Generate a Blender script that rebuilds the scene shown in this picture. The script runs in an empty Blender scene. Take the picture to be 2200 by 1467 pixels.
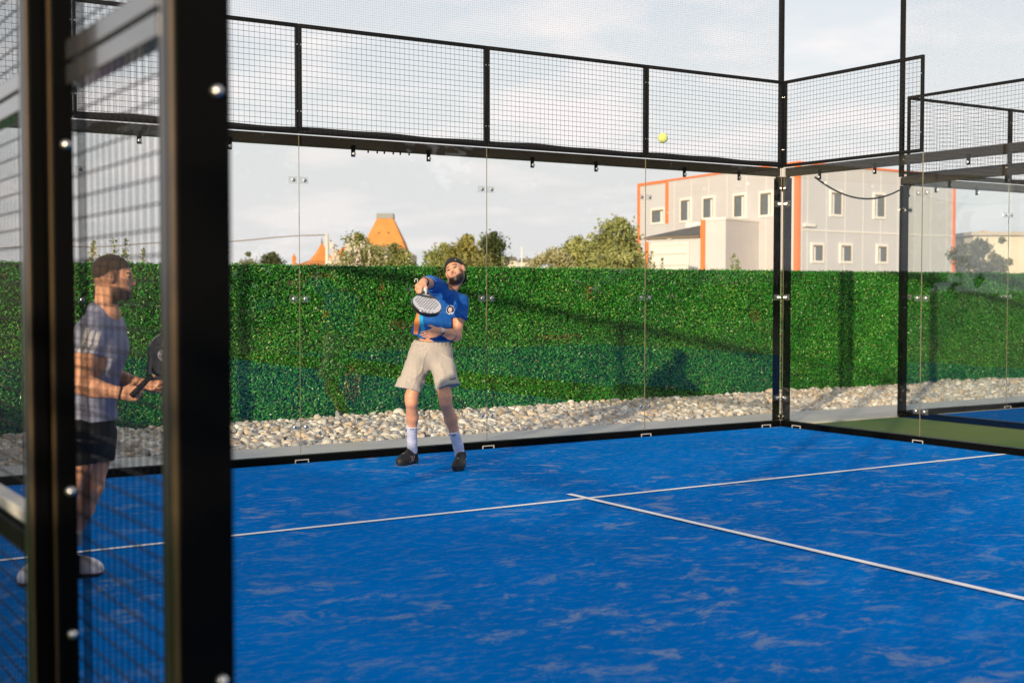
import bpy, math, random
import numpy as np
from mathutils import Vector, Matrix

# ------------------------------------------------------------------ camera, world, sun, exposure
scene = bpy.context.scene
COL = scene.collection
FPX = 2785.5
CX, CY, CZ = -0.727, -11.016, 1.575
YAW, PITCH = 0.567, -0.039
cam_d = bpy.data.cameras.new("camera")
cam = bpy.data.objects.new("camera", cam_d)
COL.objects.link(cam)
cam.location = (CX, CY, CZ)
cam.rotation_euler = (math.pi / 2 + PITCH, 0, -YAW)
cam_d.sensor_width = 36.0
cam_d.lens = FPX / 2200 * 36.0
cam_d.clip_start = 0.1
cam_d.clip_end = 3000
cam_d.dof.use_dof = True
cam_d.dof.focus_distance = 11.4
cam_d.dof.aperture_fstop = 2.6
scene.camera = cam

SUN_EL = math.radians(8.2)
SUN_AZ = math.radians(234.0)          # compass style, from +Y towards +X: where the sun stands
world = bpy.data.worlds.new("World")
scene.world = world
world.use_nodes = True
wn, wl = world.node_tree.nodes, world.node_tree.links
wn.clear()
w_out = wn.new('ShaderNodeOutputWorld')
w_bg = wn.new('ShaderNodeBackground')
w_sky = wn.new('ShaderNodeTexSky')
w_sky.sky_type = 'NISHITA'
w_sky.sun_disc = False
w_sky.sun_elevation = SUN_EL
w_sky.sun_rotation = SUN_AZ
w_sky.air_density = 1.0
w_sky.dust_density = 1.0
w_sky.ozone_density = 1.0
SKY_STRENGTH = 0.15
w_bg.inputs['Strength'].default_value = SKY_STRENGTH
# thin evening cloud: veil plus puffs, laid on the sky by direction
w_tc = wn.new('ShaderNodeTexCoord')
w_sep = wn.new('ShaderNodeSeparateXYZ')
wl.new(w_tc.outputs['Generated'], w_sep.inputs[0])
def wmath(op, a, b=None, clamp=False):
    n = wn.new('ShaderNodeMath'); n.operation = op; n.use_clamp = clamp
    for i, v in enumerate((a, b)):
        if v is None: continue
        if isinstance(v, (int, float)): n.inputs[i].default_value = v
        else: wl.new(v, n.inputs[i])
    return n.outputs[0]
zz = wmath('MAXIMUM', w_sep.outputs[2], 0.0)
den = wmath('ADD', zz, 0.16)
w_comb = wn.new('ShaderNodeCombineXYZ')
wl.new(wmath('DIVIDE', w_sep.outputs[0], den), w_comb.inputs[0])
wl.new(wmath('DIVIDE', w_sep.outputs[1], den), w_comb.inputs[1])
def wnoise(scale, detail, rough, off):
    m = wn.new('ShaderNodeMapping'); m.inputs['Location'].default_value = off
    m.inputs['Scale'].default_value = (1.0, 1.0, 1.0)
    wl.new(w_comb.outputs[0], m.inputs[0])
    n = wn.new('ShaderNodeTexNoise'); n.inputs['Scale'].default_value = scale
    n.inputs['Detail'].default_value = detail; n.inputs['Roughness'].default_value = rough
    wl.new(m.outputs[0], n.inputs['Vector'])
    return n.outputs[0]
def wramp(fac, stops):
    r = wn.new('ShaderNodeValToRGB')
    while len(r.color_ramp.elements) < len(stops): r.color_ramp.elements.new(0.5)
    for e, (p, c) in zip(r.color_ramp.elements, stops):
        e.position = p; e.color = (c, c, c, 1)
    wl.new(fac, r.inputs[0])
    return r.outputs[0]
puff = wramp(wnoise(2.3, 6, 0.5, (3.1, 1.7, 0)), [(0.47, 0.0), (0.62, 1.0)])
veil = wramp(wnoise(0.8, 4, 0.5, (7.3, 2.2, 1)), [(0.25, 0.93), (0.75, 1.0)])
low = wramp(zz, [(0.05, 1.0), (0.27, 0.62)])
veilf = wmath('MULTIPLY', veil, low)
def wmix(f, a, b):
    n = wn.new('ShaderNodeMix'); n.data_type = 'RGBA'
    wl.new(f, n.inputs['Factor'])
    for k, v in (('A', a), ('B', b)):
        s = [i for i in n.inputs if i.name == k and i.type == 'RGBA'][0]
        if isinstance(v, tuple): s.default_value = v
        else: wl.new(v, s)
    return [o for o in n.outputs if o.type == 'RGBA'][0]
VEIL = (4.60, 4.52, 4.66, 1)
PUFF = (5.5, 5.15, 5.1, 1)
sk1 = wmix(veilf, w_sky.outputs[0], VEIL)
sk2 = wmix(wmath('MULTIPLY', puff, 0.75), sk1, PUFF)
wl.new(sk2, w_bg.inputs['Color'])
wl.new(w_bg.outputs[0], w_out.inputs['Surface'])

sun_d = bpy.data.lights.new("sun", 'SUN')
sun_d.energy = 5.0
sun_d.angle = math.radians(0.6)
sun_d.color = (1.0, 0.79, 0.54)
sun = bpy.data.objects.new("sun", sun_d)
COL.objects.link(sun)
SD = Vector((-math.sin(SUN_AZ) * math.cos(SUN_EL), -math.cos(SUN_AZ) * math.cos(SUN_EL), -math.sin(SUN_EL)))
sun.rotation_euler = SD.to_track_quat('-Z', 'Y').to_euler()
sun.location = (-20, -20, 20)

scene.view_settings.view_transform = 'Standard'
scene.view_settings.look = 'None'
scene.view_settings.exposure = 0.34
scene.view_settings.gamma = 1.0
scene.render.engine = 'CYCLES'
scene.cycles.max_bounces = 10
scene.cycles.transparent_max_bounces = 40
scene.render.resolution_x = 1024
scene.render.resolution_y = 682

random.seed(7)
rng = np.random.default_rng(11)
FW = Vector((math.sin(YAW), math.cos(YAW), 0))
RT = Vector((math.cos(YAW), -math.sin(YAW), 0))
def at(u, v, d):
    """the point at horizontal forward distance d seen at column u, row v of the photograph"""
    x = (u - 1100) / FPX; y = -(v - 733.5) / FPX
    f = Vector((FW.x * math.cos(PITCH), FW.y * math.cos(PITCH), math.sin(PITCH)))
    up = RT.cross(f)
    r = f + RT * x + up * y
    k = d / r.dot(FW)
    return Vector((CX, CY, CZ)) + r * k

# ------------------------------------------------------------------ materials
def mat(name, color, rough=0.6, metal=0.0, spec=0.5, var=0.0, vscale=8.0, bump=0.0, bscale=60.0, attr=False, coat=0.0, trans=0.0):
    m = bpy.data.materials.new(name); m.use_nodes = True
    nt = m.node_tree; n, l = nt.nodes, nt.links
    b = n['Principled BSDF']
    b.inputs['Roughness'].default_value = rough
    b.inputs['Metallic'].default_value = metal
    b.inputs['Specular IOR Level'].default_value = spec
    b.inputs['Coat Weight'].default_value = coat
    src = None
    if attr:
        a = n.new('ShaderNodeAttribute'); a.attribute_name = 'Col'; src = a.outputs['Color']
    tc = n.new('ShaderNodeTexCoord')
    if var > 0:
        ns = n.new('ShaderNodeTexNoise'); ns.inputs['Scale'].default_value = vscale
        ns.inputs['Detail'].default_value = 6
        l.new(tc.outputs['Object'], ns.inputs['Vector'])
        mr = n.new('ShaderNodeMapRange')
        mr.inputs[1].default_value = 0.25; mr.inputs[2].default_value = 0.75
        mr.inputs[3].default_value = 1 - var; mr.inputs[4].default_value = 1 + var
        l.new(ns.outputs[0], mr.inputs[0])
        mx = n.new('ShaderNodeMix'); mx.data_type = 'RGBA'; mx.blend_type = 'MULTIPLY'
        mx.inputs['Factor'].default_value = 1
        A = [i for i in mx.inputs if i.name == 'A' and i.type == 'RGBA'][0]
        B = [i for i in mx.inputs if i.name == 'B' and i.type == 'RGBA'][0]
        if src: l.new(src, A)
        else: A.default_value = (*color, 1)
        l.new(mr.outputs[0], B)
        src = [o for o in mx.outputs if o.type == 'RGBA'][0]
    if src: l.new(src, b.inputs['Base Color'])
    else: b.inputs['Base Color'].default_value = (*color, 1)
    if bump > 0:
        nb = n.new('ShaderNodeTexNoise'); nb.inputs['Scale'].default_value = bscale; nb.inputs['Detail'].default_value = 5
        l.new(tc.outputs['Object'], nb.inputs['Vector'])
        bp = n.new('ShaderNodeBump'); bp.inputs['Strength'].default_value = bump; bp.inputs['Distance'].default_value = 0.02
        l.new(nb.outputs[0], bp.inputs['Height']); l.new(bp.outputs[0], b.inputs['Normal'])
    if trans > 0:
        t = n.new('ShaderNodeBsdfTranslucent')
        if src: l.new(src, t.inputs[0])
        else: t.inputs[0].default_value = (*color, 1)
        ms = n.new('ShaderNodeMixShader'); ms.inputs[0].default_value = trans
        l.new(b.outputs[0], ms.inputs[1]); l.new(t.outputs[0], ms.inputs[2])
        l.new(ms.outputs[0], n['Material Output'].inputs[0])
    return m

M_BLACK = mat('black_powder_coat', (0.0018, 0.0019, 0.0018), 0.5, spec=0.07, bump=0.05, bscale=400)
M_BLACK2 = mat('black_tube', (0.006, 0.006, 0.006), 0.42, spec=0.2, var=0.2)
M_WIRE = mat('black_wire', (0.008, 0.008, 0.008), 0.45, spec=0.3)
M_OLIVE = mat('dark_beam_steel', (0.018, 0.015, 0.010), 0.42, spec=0.25, var=0.3, vscale=3)
M_STEEL = mat('stainless_steel', (0.75, 0.73, 0.70), 0.28, metal=1.0)
M_PLATE = mat('bracket_steel', (0.55, 0.52, 0.48), 0.35, metal=1.0)
M_BRACKET_LITRAIL = mat('bracket_and_skylit_rail', (0.42, 0.41, 0.39), 0.4)
M_EDGE = mat('glass_edge', (0.20, 0.18, 0.125), 0.2, spec=0.8)
M_RUBBER = mat('black_rubber', (0.008, 0.008, 0.008), 0.6)

def glass_mat(name, tint=(0.968, 0.978, 0.972)):
    m = bpy.data.materials.new(name); m.use_nodes = True
    n, l = m.node_tree.nodes, m.node_tree.links
    n.remove(n['Principled BSDF'])
    tr = n.new('ShaderNodeBsdfTransparent'); tr.inputs[0].default_value = (*tint, 1)
    gl = n.new('ShaderNodeBsdfGlossy'); gl.inputs['Roughness'].default_value = 0.015
    gl.inputs[0].default_value = (0.9, 0.95, 1, 1)
    fr = n.new('ShaderNodeFresnel')
    ge = n.new('ShaderNodeNewGeometry'); mr = n.new('ShaderNodeMapRange')
    mr.inputs[3].default_value = 1.45; mr.inputs[4].default_value = 1 / 1.45
    l.new(ge.outputs['Backfacing'], mr.inputs[0]); l.new(mr.outputs[0], fr.inputs[0])
    tc = n.new('ShaderNodeTexCoord'); ns = n.new('ShaderNodeTexNoise'); ns.inputs['Scale'].default_value = 1.3
    l.new(tc.outputs['Object'], ns.inputs['Vector'])
    bp = n.new('ShaderNodeBump'); bp.inputs['Strength'].default_value = 0.02; bp.inputs['Distance'].default_value = 0.05
    l.new(ns.outputs[0], bp.inputs['Height']); l.new(bp.outputs[0], gl.inputs['Normal'])
    mx = n.new('ShaderNodeMixShader')
    l.new(fr.outputs[0], mx.inputs[0]); l.new(tr.outputs[0], mx.inputs[1]); l.new(gl.outputs[0], mx.inputs[2])
    l.new(mx.outputs[0], n['Material Output'].inputs[0])
    return m
M_GLASS = glass_mat('tempered_glass')

def net_mat():
    m = bpy.data.materials.new('fine_net'); m.use_nodes = True
    n, l = m.node_tree.nodes, m.node_tree.links
    b = n['Principled BSDF']; b.inputs['Base Color'].default_value = (0.10, 0.11, 0.12, 1); b.inputs['Roughness'].default_value = 0.7
    tc = n.new('ShaderNodeTexCoord'); sp = n.new('ShaderNodeSeparateXYZ'); l.new(tc.outputs['Object'], sp.inputs[0])
    def mt(op, a, bb=None):
        k = n.new('ShaderNodeMath'); k.operation = op
        for i, v in enumerate((a, bb)):
            if v is None: continue
            if isinstance(v, (int, float)): k.inputs[i].default_value = v
            else: l.new(v, k.inputs[i])
        return k.outputs[0]
    P = 0.023
    fx = mt('LESS_THAN', mt('FRACT', mt('DIVIDE', sp.outputs[0], P)), 0.045)
    fz = mt('LESS_THAN', mt('FRACT', mt('DIVIDE', sp.outputs[2], P)), 0.045)
    f = mt('MAXIMUM', fx, fz)
    tr = n.new('ShaderNodeBsdfTransparent'); mx = n.new('ShaderNodeMixShader')
    l.new(f, mx.inputs[0]); l.new(tr.outputs[0], mx.inputs[1]); l.new(b.outputs[0], mx.inputs[2])
    l.new(mx.outputs[0], n['Material Output'].inputs[0])
    return m
M_NET = net_mat()

# ------------------------------------------------------------------ mesh builder
class MB:
    def __init__(s): s.v = []; s.f = []; s.mi = []; s.n = 0
    def add(s, V, F, mi=0):
        V = np.asarray(V, dtype=np.float64).reshape(-1, 3)
        s.v.append(V); s.f += [tuple(i + s.n for i in f) for f in F]; s.mi += [mi] * len(F); s.n += len(V)
        return s
    def box(s, a, b, mi=0, faces=None):
        x0, y0, z0 = a; x1, y1, z1 = b
        V = [(x0, y0, z0), (x1, y0, z0), (x1, y1, z0), (x0, y1, z0), (x0, y0, z1), (x1, y0, z1), (x1, y1, z1), (x0, y1, z1)]
        F = [(3, 2, 1, 0), (4, 5, 6, 7), (0, 1, 5, 4), (1, 2, 6, 5), (2, 3, 7, 6), (3, 0, 4, 7)]
        return s.add(V, F, mi)
    def bar(s, p, q, w, h, mi=0, up=(0, 0, 1)):
        p = Vector(p); q = Vector(q); d = (q - p).normalized(); u = Vector(up)
        if abs(d.dot(u)) > 0.99: u = Vector((1, 0, 0))
        r = d.cross(u).normalized(); u = r.cross(d)
        V = []
        for c in (p, q):
            for sx, sz in ((-1, -1), (1, -1), (1, 1), (-1, 1)):
                V.append(c + r * sx * w / 2 + u * sz * h / 2)
        return s.add(V, [(0, 1, 2, 3), (7, 6, 5, 4), (0, 4, 5, 1), (1, 5, 6, 2), (2, 6, 7, 3), (3, 7, 4, 0)], mi)
    def tube(s, pts, r, seg=8, mi=0, caps=True):
        pts = [Vector(p) for p in pts]; rs = r if isinstance(r, (list, tuple)) else [r] * len(pts)
        V = []; up = Vector((0, 0, 1))
        for i, p in enumerate(pts):
            d = (pts[min(i + 1, len(pts) - 1)] - pts[max(i - 1, 0)]).normalized()
            u = up if abs(d.dot(up)) < 0.95 else Vector((1, 0, 0))
            a = d.cross(u).normalized(); b = a.cross(d)
            for k in range(seg):
                t = 2 * math.pi * k / seg
                V.append(p + (a * math.cos(t) + b * math.sin(t)) * rs[i])
        F = []
        for i in range(len(pts) - 1):
            for k in range(seg):
                k2 = (k + 1) % seg
                F.append((i * seg + k, i * seg + k2, (i + 1) * seg + k2, (i + 1) * seg + k))
        if caps:
            F.append(tuple(range(seg))[::-1]); F.append(tuple((len(pts) - 1) * seg + k for k in range(seg)))
        return s.add(V, F, mi)
    def disc(s, c, nrm, r, th, seg=14, mi=0):
        c = Vector(c); nrm = Vector(nrm).normalized()
        return s.tube([c, c + nrm * th * 0.7, c + nrm * th], [r, r, r * 0.75], seg, mi)
    def prism(s, poly, y0, y1, mi=0, M=None):
        """poly in xz, extruded along y"""
        n = len(poly)
        V = [(x, y0, z) for x, z in poly] + [(x, y1, z) for x, z in poly]
        F = [tuple(range(n)), tuple(range(2 * n - 1, n - 1, -1))]
        for i in range(n):
            j = (i + 1) % n; F.append((j, i, i + n, j + n))
        if M is not None: V = [M @ Vector(v) for v in V]
        return s.add(V, F, mi)
    def build(s, name, mats, parent=None, smooth=False, bevel=0.0, loc=None):
        me = bpy.data.meshes.new(name)
        V = np.concatenate(s.v) if s.v else np.zeros((0, 3))
        me.from_pydata(V.tolist(), [], s.f)
        if not isinstance(mats, (list, tuple)): mats = [mats]
        for m in mats: me.materials.append(m)
        if len(mats) > 1: me.polygons.foreach_set('material_index', s.mi)
        if smooth: me.polygons.foreach_set('use_smooth', [True] * len(me.polygons))
        me.update()
        o = bpy.data.objects.new(name, me); COL.objects.link(o)
        if parent: o.parent = parent
        if loc: o.location = loc
        if bevel > 0:
            md = o.modifiers.new('bevel', 'BEVEL'); md.width = bevel; md.segments = 2; md.limit_method = 'ANGLE'
        return o

def tag(o, label=None, cat=None, group=None, kind=None):
    if label: o['label'] = label
    if cat: o['category'] = cat
    if group: o['group'] = group
    if kind: o['kind'] = kind
    return o
def empty(name, loc=(0, 0, 0), rz=0.0):
    o = bpy.data.objects.new(name, None); COL.objects.link(o)
    o.location = loc; o.rotation_euler = (0, 0, rz); o.empty_display_size = 0.2
    return o
def copy_tree(o, parent=None):
    c = o.copy(); COL.objects.link(c); c.parent = parent
    for ch in list(o.children): copy_tree(ch, c)
    return c
def np_mesh(name, V, F, mats, parent=None, smooth=False, fcol=None, vcol=None):
    """fast mesh from arrays, F is (n,k)"""
    me = bpy.data.meshes.new(name)
    V = np.asarray(V, np.float32); F = np.asarray(F, np.int32)
    me.vertices.add(len(V)); me.vertices.foreach_set('co', V.ravel())
    k = F.shape[1]
    me.loops.add(F.size); me.loops.foreach_set('vertex_index', F.ravel())
    me.polygons.add(len(F)); me.polygons.foreach_set('loop_start', np.arange(0, F.size, k, dtype=np.int32))
    if smooth: me.polygons.foreach_set('use_smooth', np.ones(len(F), bool))
    if not isinstance(mats, (list, tuple)): mats = [mats]
    for m in mats: me.materials.append(m)
    me.update(calc_edges=True)
    if fcol is not None:
        a = me.attributes.new('Col', 'FLOAT_COLOR', 'FACE')
        c = np.ones((len(F), 4), np.float32); c[:, :3] = fcol; a.data.foreach_set('color', c.ravel())
    if vcol is not None:
        a = me.attributes.new('Col', 'FLOAT_COLOR', 'POINT')
        c = np.ones((len(V), 4), np.float32); c[:, :3] = vcol; a.data.foreach_set('color', c.ravel())
    o = bpy.data.objects.new(name, me); COL.objects.link(o)
    if parent: o.parent = parent
    return o

# ------------------------------------------------------------------ ground and court floor
def turf_mat(name, base, base2, sand, amount, seed):
    m = bpy.data.materials.new(name); m.use_nodes = True
    n, l = m.node_tree.nodes, m.node_tree.links
    b = n['Principled BSDF']; b.inputs['Roughness'].default_value = 0.85; b.inputs['Specular IOR Level'].default_value = 0.0
    tc = n.new('ShaderNodeTexCoord')
    def noise(scale, detail, rough, mscale=(1, 1, 1), dist=0.0, off=0):
        mp = n.new('ShaderNodeMapping'); mp.inputs['Scale'].default_value = mscale; mp.inputs['Location'].default_value = (seed + off, off, 0)
        mp.inputs['Rotation'].default_value = (0, 0, YAW)
        l.new(tc.outputs['Object'], mp.inputs[0])
        t = n.new('ShaderNodeTexNoise'); t.inputs['Scale'].default_value = scale; t.inputs['Detail'].default_value = detail
        t.inputs['Roughness'].default_value = rough; t.inputs['Distortion'].default_value = dist
        l.new(mp.outputs[0], t.inputs['Vector']); return t.outputs[0]
    def ramp(f, a, c, v0=0.0, v1=1.0):
        mr = n.new('ShaderNodeMapRange'); mr.inputs[1].default_value = a; mr.inputs[2].default_value = c
        mr.inputs[3].default_value = v0; mr.inputs[4].default_value = v1
        l.new(f, mr.inputs[0]); return mr.outputs[0]
    def mt(op, a, bb):
        k = n.new('ShaderNodeMath'); k.operation = op
        for i, v in enumerate((a, bb)):
            if isinstance(v, (int, float)): k.inputs[i].default_value = v
            else: l.new(v, k.inputs[i])
        return k.outputs[0]
    def mix(f, a, bb):
        k = n.new('ShaderNodeMix'); k.data_type = 'RGBA'; l.new(f, k.inputs['Factor'])
        for nm, v in (('A', a), ('B', bb)):
            s = [i for i in k.inputs if i.name == nm and i.type == 'RGBA'][0]
            if isinstance(v, tuple): s.default_value = (*v, 1)
            else: l.new(v, s)
        return [o for o in k.outputs if o.type == 'RGBA'][0]
    c = mix(ramp(noise(0.7, 3, 0.5), 0.3, 0.7), base, base2)
    patch = ramp(noise(3.6, 12, 0.74, (0.85, 1.2, 1), 0.5), 0.535, 0.61)
    big = ramp(noise(0.40, 2, 0.5, off=5), 0.36, 0.60, 0.15, 1.0)
    grain = ramp(noise(120, 2, 0.7, off=3), 0.35, 0.62, 0.25, 1.0)
    f = mt('MULTIPLY', mt('MULTIPLY', mt('MULTIPLY', patch, big), grain), amount)
    c = mix(f, c, sand)
    faint = mt('MULTIPLY', mt('MULTIPLY', ramp(noise(16, 8, 0.75, (0.6, 1.3, 1), off=9), 0.50, 0.64), grain), 0.30 * amount)
    c = mix(faint, c, sand)
    l.new(c, b.inputs['Base Color'])
    bp = n.new('ShaderNodeBump'); bp.inputs['Strength'].default_value = 0.5; bp.inputs['Distance'].default_value = 0.006
    l.new(noise(220, 3, 0.6, off=1), bp.inputs['Height']); l.new(bp.outputs[0], b.inputs['Normal'])
    return m
M_BLUE = turf_mat('blue_sanded_turf', (0.0, 0.170, 0.58), (0.0, 0.142, 0.485), (0.27, 0.34, 0.46), 0.90, 2.0)
M_BLUE2 = turf_mat('blue_sanded_turf_second', (0.002, 0.11, 0.40), (0.001, 0.095, 0.35), (0.26, 0.29, 0.40), 0.45, 9.0)
M_GREEN = turf_mat('green_turf', (0.11, 0.17, 0.03), (0.16, 0.19, 0.045), (0.20, 0.18, 0.08), 0.4, 5.0)
M_CONC = mat('concrete', (0.52, 0.505, 0.475), 0.85, var=0.10, vscale=3, bump=0.15, bscale=90)
M_KERB = mat('kerb_concrete', (0.58, 0.56, 0.52), 0.8, var=0.06)
M_SOIL = mat('dry_soil', (0.17, 0.15, 0.09), 0.95, var=0.35, vscale=0.5, bump=0.3, bscale=5)
M_LINE = mat('white_line_turf', (0.92, 0.92, 0.93), 0.8, var=0.04, vscale=25, bump=0.4, bscale=220)

NX = 12.18      # the neighbouring court's left wall
def sheet(name, x0, y0, x1, y1, z, m, th=None):
    b = MB()
    if th: b.box((x0, y0, z - th), (x1, y1, z))
    else: b.add([(x0, y0, z), (x1, y0, z), (x1, y1, z), (x0, y1, z)], [(0, 1, 2, 3)])
    return tag(b.build(name, m), kind='structure')
sheet('ground', -1500, -1500, 1500, 1500, -0.11, M_SOIL)
sheet('court_floor', 0.0, -20.0, 10.0, 0.0, 0.0, M_BLUE, 0.05)
sheet('court_floor_beyond', NX, -20.0, NX + 10, 0.0, 0.0, M_BLUE2, 0.05)
sheet('green_turf', 10.0, -20.0, NX, 0.06, -0.006, M_GREEN, 0.04)
sheet('green_turf_near', -5.0, -20.0, 0.0, 0.06, -0.006, M_GREEN, 0.04)
sheet('concrete_path', -5.0, 0.12, 30.0, 1.25, 0.0, M_CONC, 0.1)
sheet('kerb', -5.0, 0.062, 30.0, 0.118, 0.012, M_KERB, 0.1)
sheet('service_line', 0.06, -3.09, 9.97, -3.04, 0.005, M_LINE)
sheet('centre_line', 4.972, -9.9, 5.028, -2.84, 0.009, M_LINE)

# ------------------------------------------------------------------ enclosure: glass, mesh panels, posts, rails
WALLS = 'glass panes of the court walls'
GAP = 0.0025
def xf(o, origin, ang):
    o.location = origin; o.rotation_euler = (0, 0, ang); return o

def glass_proto():
    """2 m wide pane in its own frame: x 0..2 along the wall, y=0 court side, +y outwards"""
    r = empty('glass_panel')
    b = MB(); x0, x1, y0, y1, z0, z1 = GAP, 2 - GAP, 0.012, 0.021, 0.07, 2.992
    V = [(x0, y0, z0), (x1, y0, z0), (x1, y1, z0), (x0, y1, z0), (x0, y0, z1), (x1, y0, z1), (x1, y1, z1), (x0, y1, z1)]
    b.add(V, [(0, 1, 5, 4)], 0); b.add(V, [(2, 3, 7, 6)], 0)
    b.add(V, [(3, 2, 1, 0), (4, 5, 6, 7), (1, 2, 6, 5), (3, 0, 4, 7)], 1)
    b.build('pane', [M_GLASS, M_EDGE], r)
    for z in (0.33, 1.50, 2.58):
        for x in (0.055, 1.945):
            o = MB().box((x - 0.042, 0.0245, z - 0.033), (x + 0.040, 0.030, z + 0.033)).build('clamp_plate', M_PLATE_CLEAR, r)
            MB().disc((x, 0.0115, z), (0, -1, 0), 0.018, 0.010).build('bolt', M_STEEL, o, smooth=False)
    for x in (0.55, 1.35):
        o = MB().box((x - 0.020, 0.025, 2.822), (x + 0.020, 0.033, 2.93)).build('clamp', M_BLACK, r)
        MB().disc((x, 0.0115, 2.848), (0, -1, 0), 0.017, 0.010).build('bolt', M_STEEL, o)
    return r
M_PLATE_CLEAR = mat('pale_plate', (0.35, 0.36, 0.36), 0.3, metal=0.3)
M_PLATE_CLEAR.node_tree.nodes['Principled BSDF'].inputs['Alpha'].default_value = 0.14
gp0 = glass_proto()
gp_used = [False]
def glass(origin, ang, label, grp=WALLS):
    o = gp0 if not gp_used[0] else copy_tree(gp0)
    gp_used[0] = True
    xf(o, origin, ang); tag(o, label, 'glass pane', grp)
    return o

def mesh_panel_proto(w, z0, z1, name='mesh_fence', pitch=0.05, mid=None, th=0.034, wr=0.0019, y=0.0):
    r = empty(name)
    f = MB(); g = 0.004; x0, x1 = g, w - g
    tv = 0.026; f.box((x0, y, z0), (x0 + tv, y + th, z1)); f.box((x1 - tv, y, z0), (x1, y + th, z1))
    f.box((x0 + tv, y, z1 - th), (x1 - tv, y + th, z1)); f.box((x0 + tv, y, z0), (x1 - tv, y + th, z0 + th))
    if mid:
        for m_ in mid: f.box((x0 + th, y + 0.002, m_ - th / 2), (x1 - th, y + th - 0.002, m_ + th / 2))
    f.build('frame', M_BLACK2, r, bevel=0.003)
    wv = MB(); yy = y - 0.004
    n = int((x1 - x0 - 0.01) / pitch); off = ((x1 - x0) - n * pitch) / 2
    for i in range(n + 1):
        x = x0 + off + i * pitch
        wv.tube([(x, yy, z0 + 0.004), (x, yy, z1 - 0.004)], wr * 0.72, 5)
    n = int((z1 - z0 - 0.01) / pitch); off = ((z1 - z0) - n * pitch) / 2
    for i in range(n + 1):
        z = z0 + off + i * pitch
        wv.tube([(x0 + 0.004, yy + 0.005, z), (x1 - 0.004, yy + 0.005, z)], wr, 5)
    wv.build('wire_mesh', M_WIRE, r, smooth=True)
    return r
mp0 = mesh_panel_proto(2.0, 3.0, 3.99)
# small fixing screws on the frame
for zz_ in (3.2, 3.8):
    for x_ in (0.018, 1.982):
        MB().disc((x_, -0.001, zz_), (0, -1, 0), 0.007, 0.004, 8).build('screw', M_STEEL, mp0)
mp_used = [False]
MESHG = 'welded mesh panels above the glass'
def meshp(origin, ang, label):
    o = mp0 if not mp_used[0] else copy_tree(mp0)
    mp_used[0] = True
    xf(o, origin, ang); tag(o, label, 'mesh fence', MESHG); return o

# back wall, left to right
names = ['first', 'second', 'third', 'fourth', 'fifth']
gl_lab = ['glass pane of the back wall at the far left, hidden behind the near black posts',
          'glass pane of the back wall just left of the player in grey, between black posts',
          'glass pane left of and behind the player in the blue shirt',
          'glass pane right of the player in blue, with a pale hedge behind it',
          'glass pane next to the corner post, with the grey and orange building behind it']
ms_lab = ['wire mesh panel of the back wall at the far left photo edge',
          'wire mesh panel above the back wall partly behind the near black post',
          'wire mesh panel above the player in the blue shirt, left of its upright',
          'wire mesh panel above the back wall, second one left of the corner',
          'wire mesh panel directly left of the corner, behind the flying ball']
for i in range(5):
    glass((2.0 * i, 0, 0), 0, gl_lab[i]); meshp((2.0 * i, 0, 0), 0, ms_lab[i])
# right wall (x=10), runs towards the camera
A90 = -math.pi / 2
glass((10, 0, 0), A90, 'glass pane of the right wall directly right of the corner post')
glass((10, -2, 0), A90, 'glass pane of the right wall cut by the right edge of the photo')
meshp((10, 0, 0), A90, 'right wall mesh panel ending in a free standing upright')
# left wall (x=0): pane frame mirrored, outwards is -x
glass((0, -2, 0), math.pi / 2, 'glass pane of the left wall next to the back corner')
glass((0, -4, 0), math.pi / 2, 'glass pane of the left wall farther from the back corner')
meshp((0, -2, 0), math.pi / 2, 'wire mesh panel above the left wall')
# the court beyond
glass((NX, 0.04, 0), 0, 'glass pane of the far court back wall beside its corner post')
glass((NX + 2, 0.04, 0), 0, 'glass pane of the far court back wall at the right photo edge')
glass((NX, -1.96, 0), math.pi / 2, 'glass pane of the far court side wall seen across the green strip')
glass((NX, -3.96, 0), math.pi / 2, 'glass pane of the far court side wall nearer the camera')
meshp((NX, 0.04, 0), 0, 'wire mesh panel of the far court sloping down to the right')
meshp((NX + 2, 0.04, 0), 0, 'far court mesh panel at the right photo edge')
meshp((NX, -1.96, 0), math.pi / 2, 'wire mesh panel of the far court side wall rising to the right')

def rails(x0, x1, origin, ang, lab_a, lab_b, ext=0.0):
    """base rail and top beam running along a wall"""
    a = MB().box((x0, -0.004, 0.001), (x1, 0.085, 0.068))
    o = a.build('base_rail', M_BLACK, bevel=0.004); xf(o, origin, ang); tag(o, lab_a, 'base rail', 'black base rails under the glass')
    b = MB()
    b.box((x0 - ext, 0.036, 2.898), (x1 + ext, 0.125, 2.992))
    o = b.build('top_beam', M_OLIVE, bevel=0.004); xf(o, origin, ang); tag(o, lab_b, 'beam', 'steel beams along the top of the glass')
rails(0.09, 9.995, (0, 0, 0), 0, 'long black rail at the foot of the back glass wall', 'long dark beam along the top of the back glass wall')
rails(0.0, 6.0, (10, 0, 0), A90, 'black rail at the foot of the right glass wall beside the green strip', 'dark beam along the top of the right glass wall')
rails(0.0, 6.0, (0, -6.0, 0), math.pi / 2, 'black rail at the foot of the left wall', 'dark beam along the top of the left wall')
rails(0.0, 9.99, (NX, 0.04, 0), 0, 'black rail at the foot of the far court back wall', 'dark beam along the top of the far court back wall')
rails(0.0, 5.995, (NX, -5.96, 0), math.pi / 2, 'black rail of the far court side wall along the green strip', 'dark beam along the top of the far court side wall')

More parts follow.
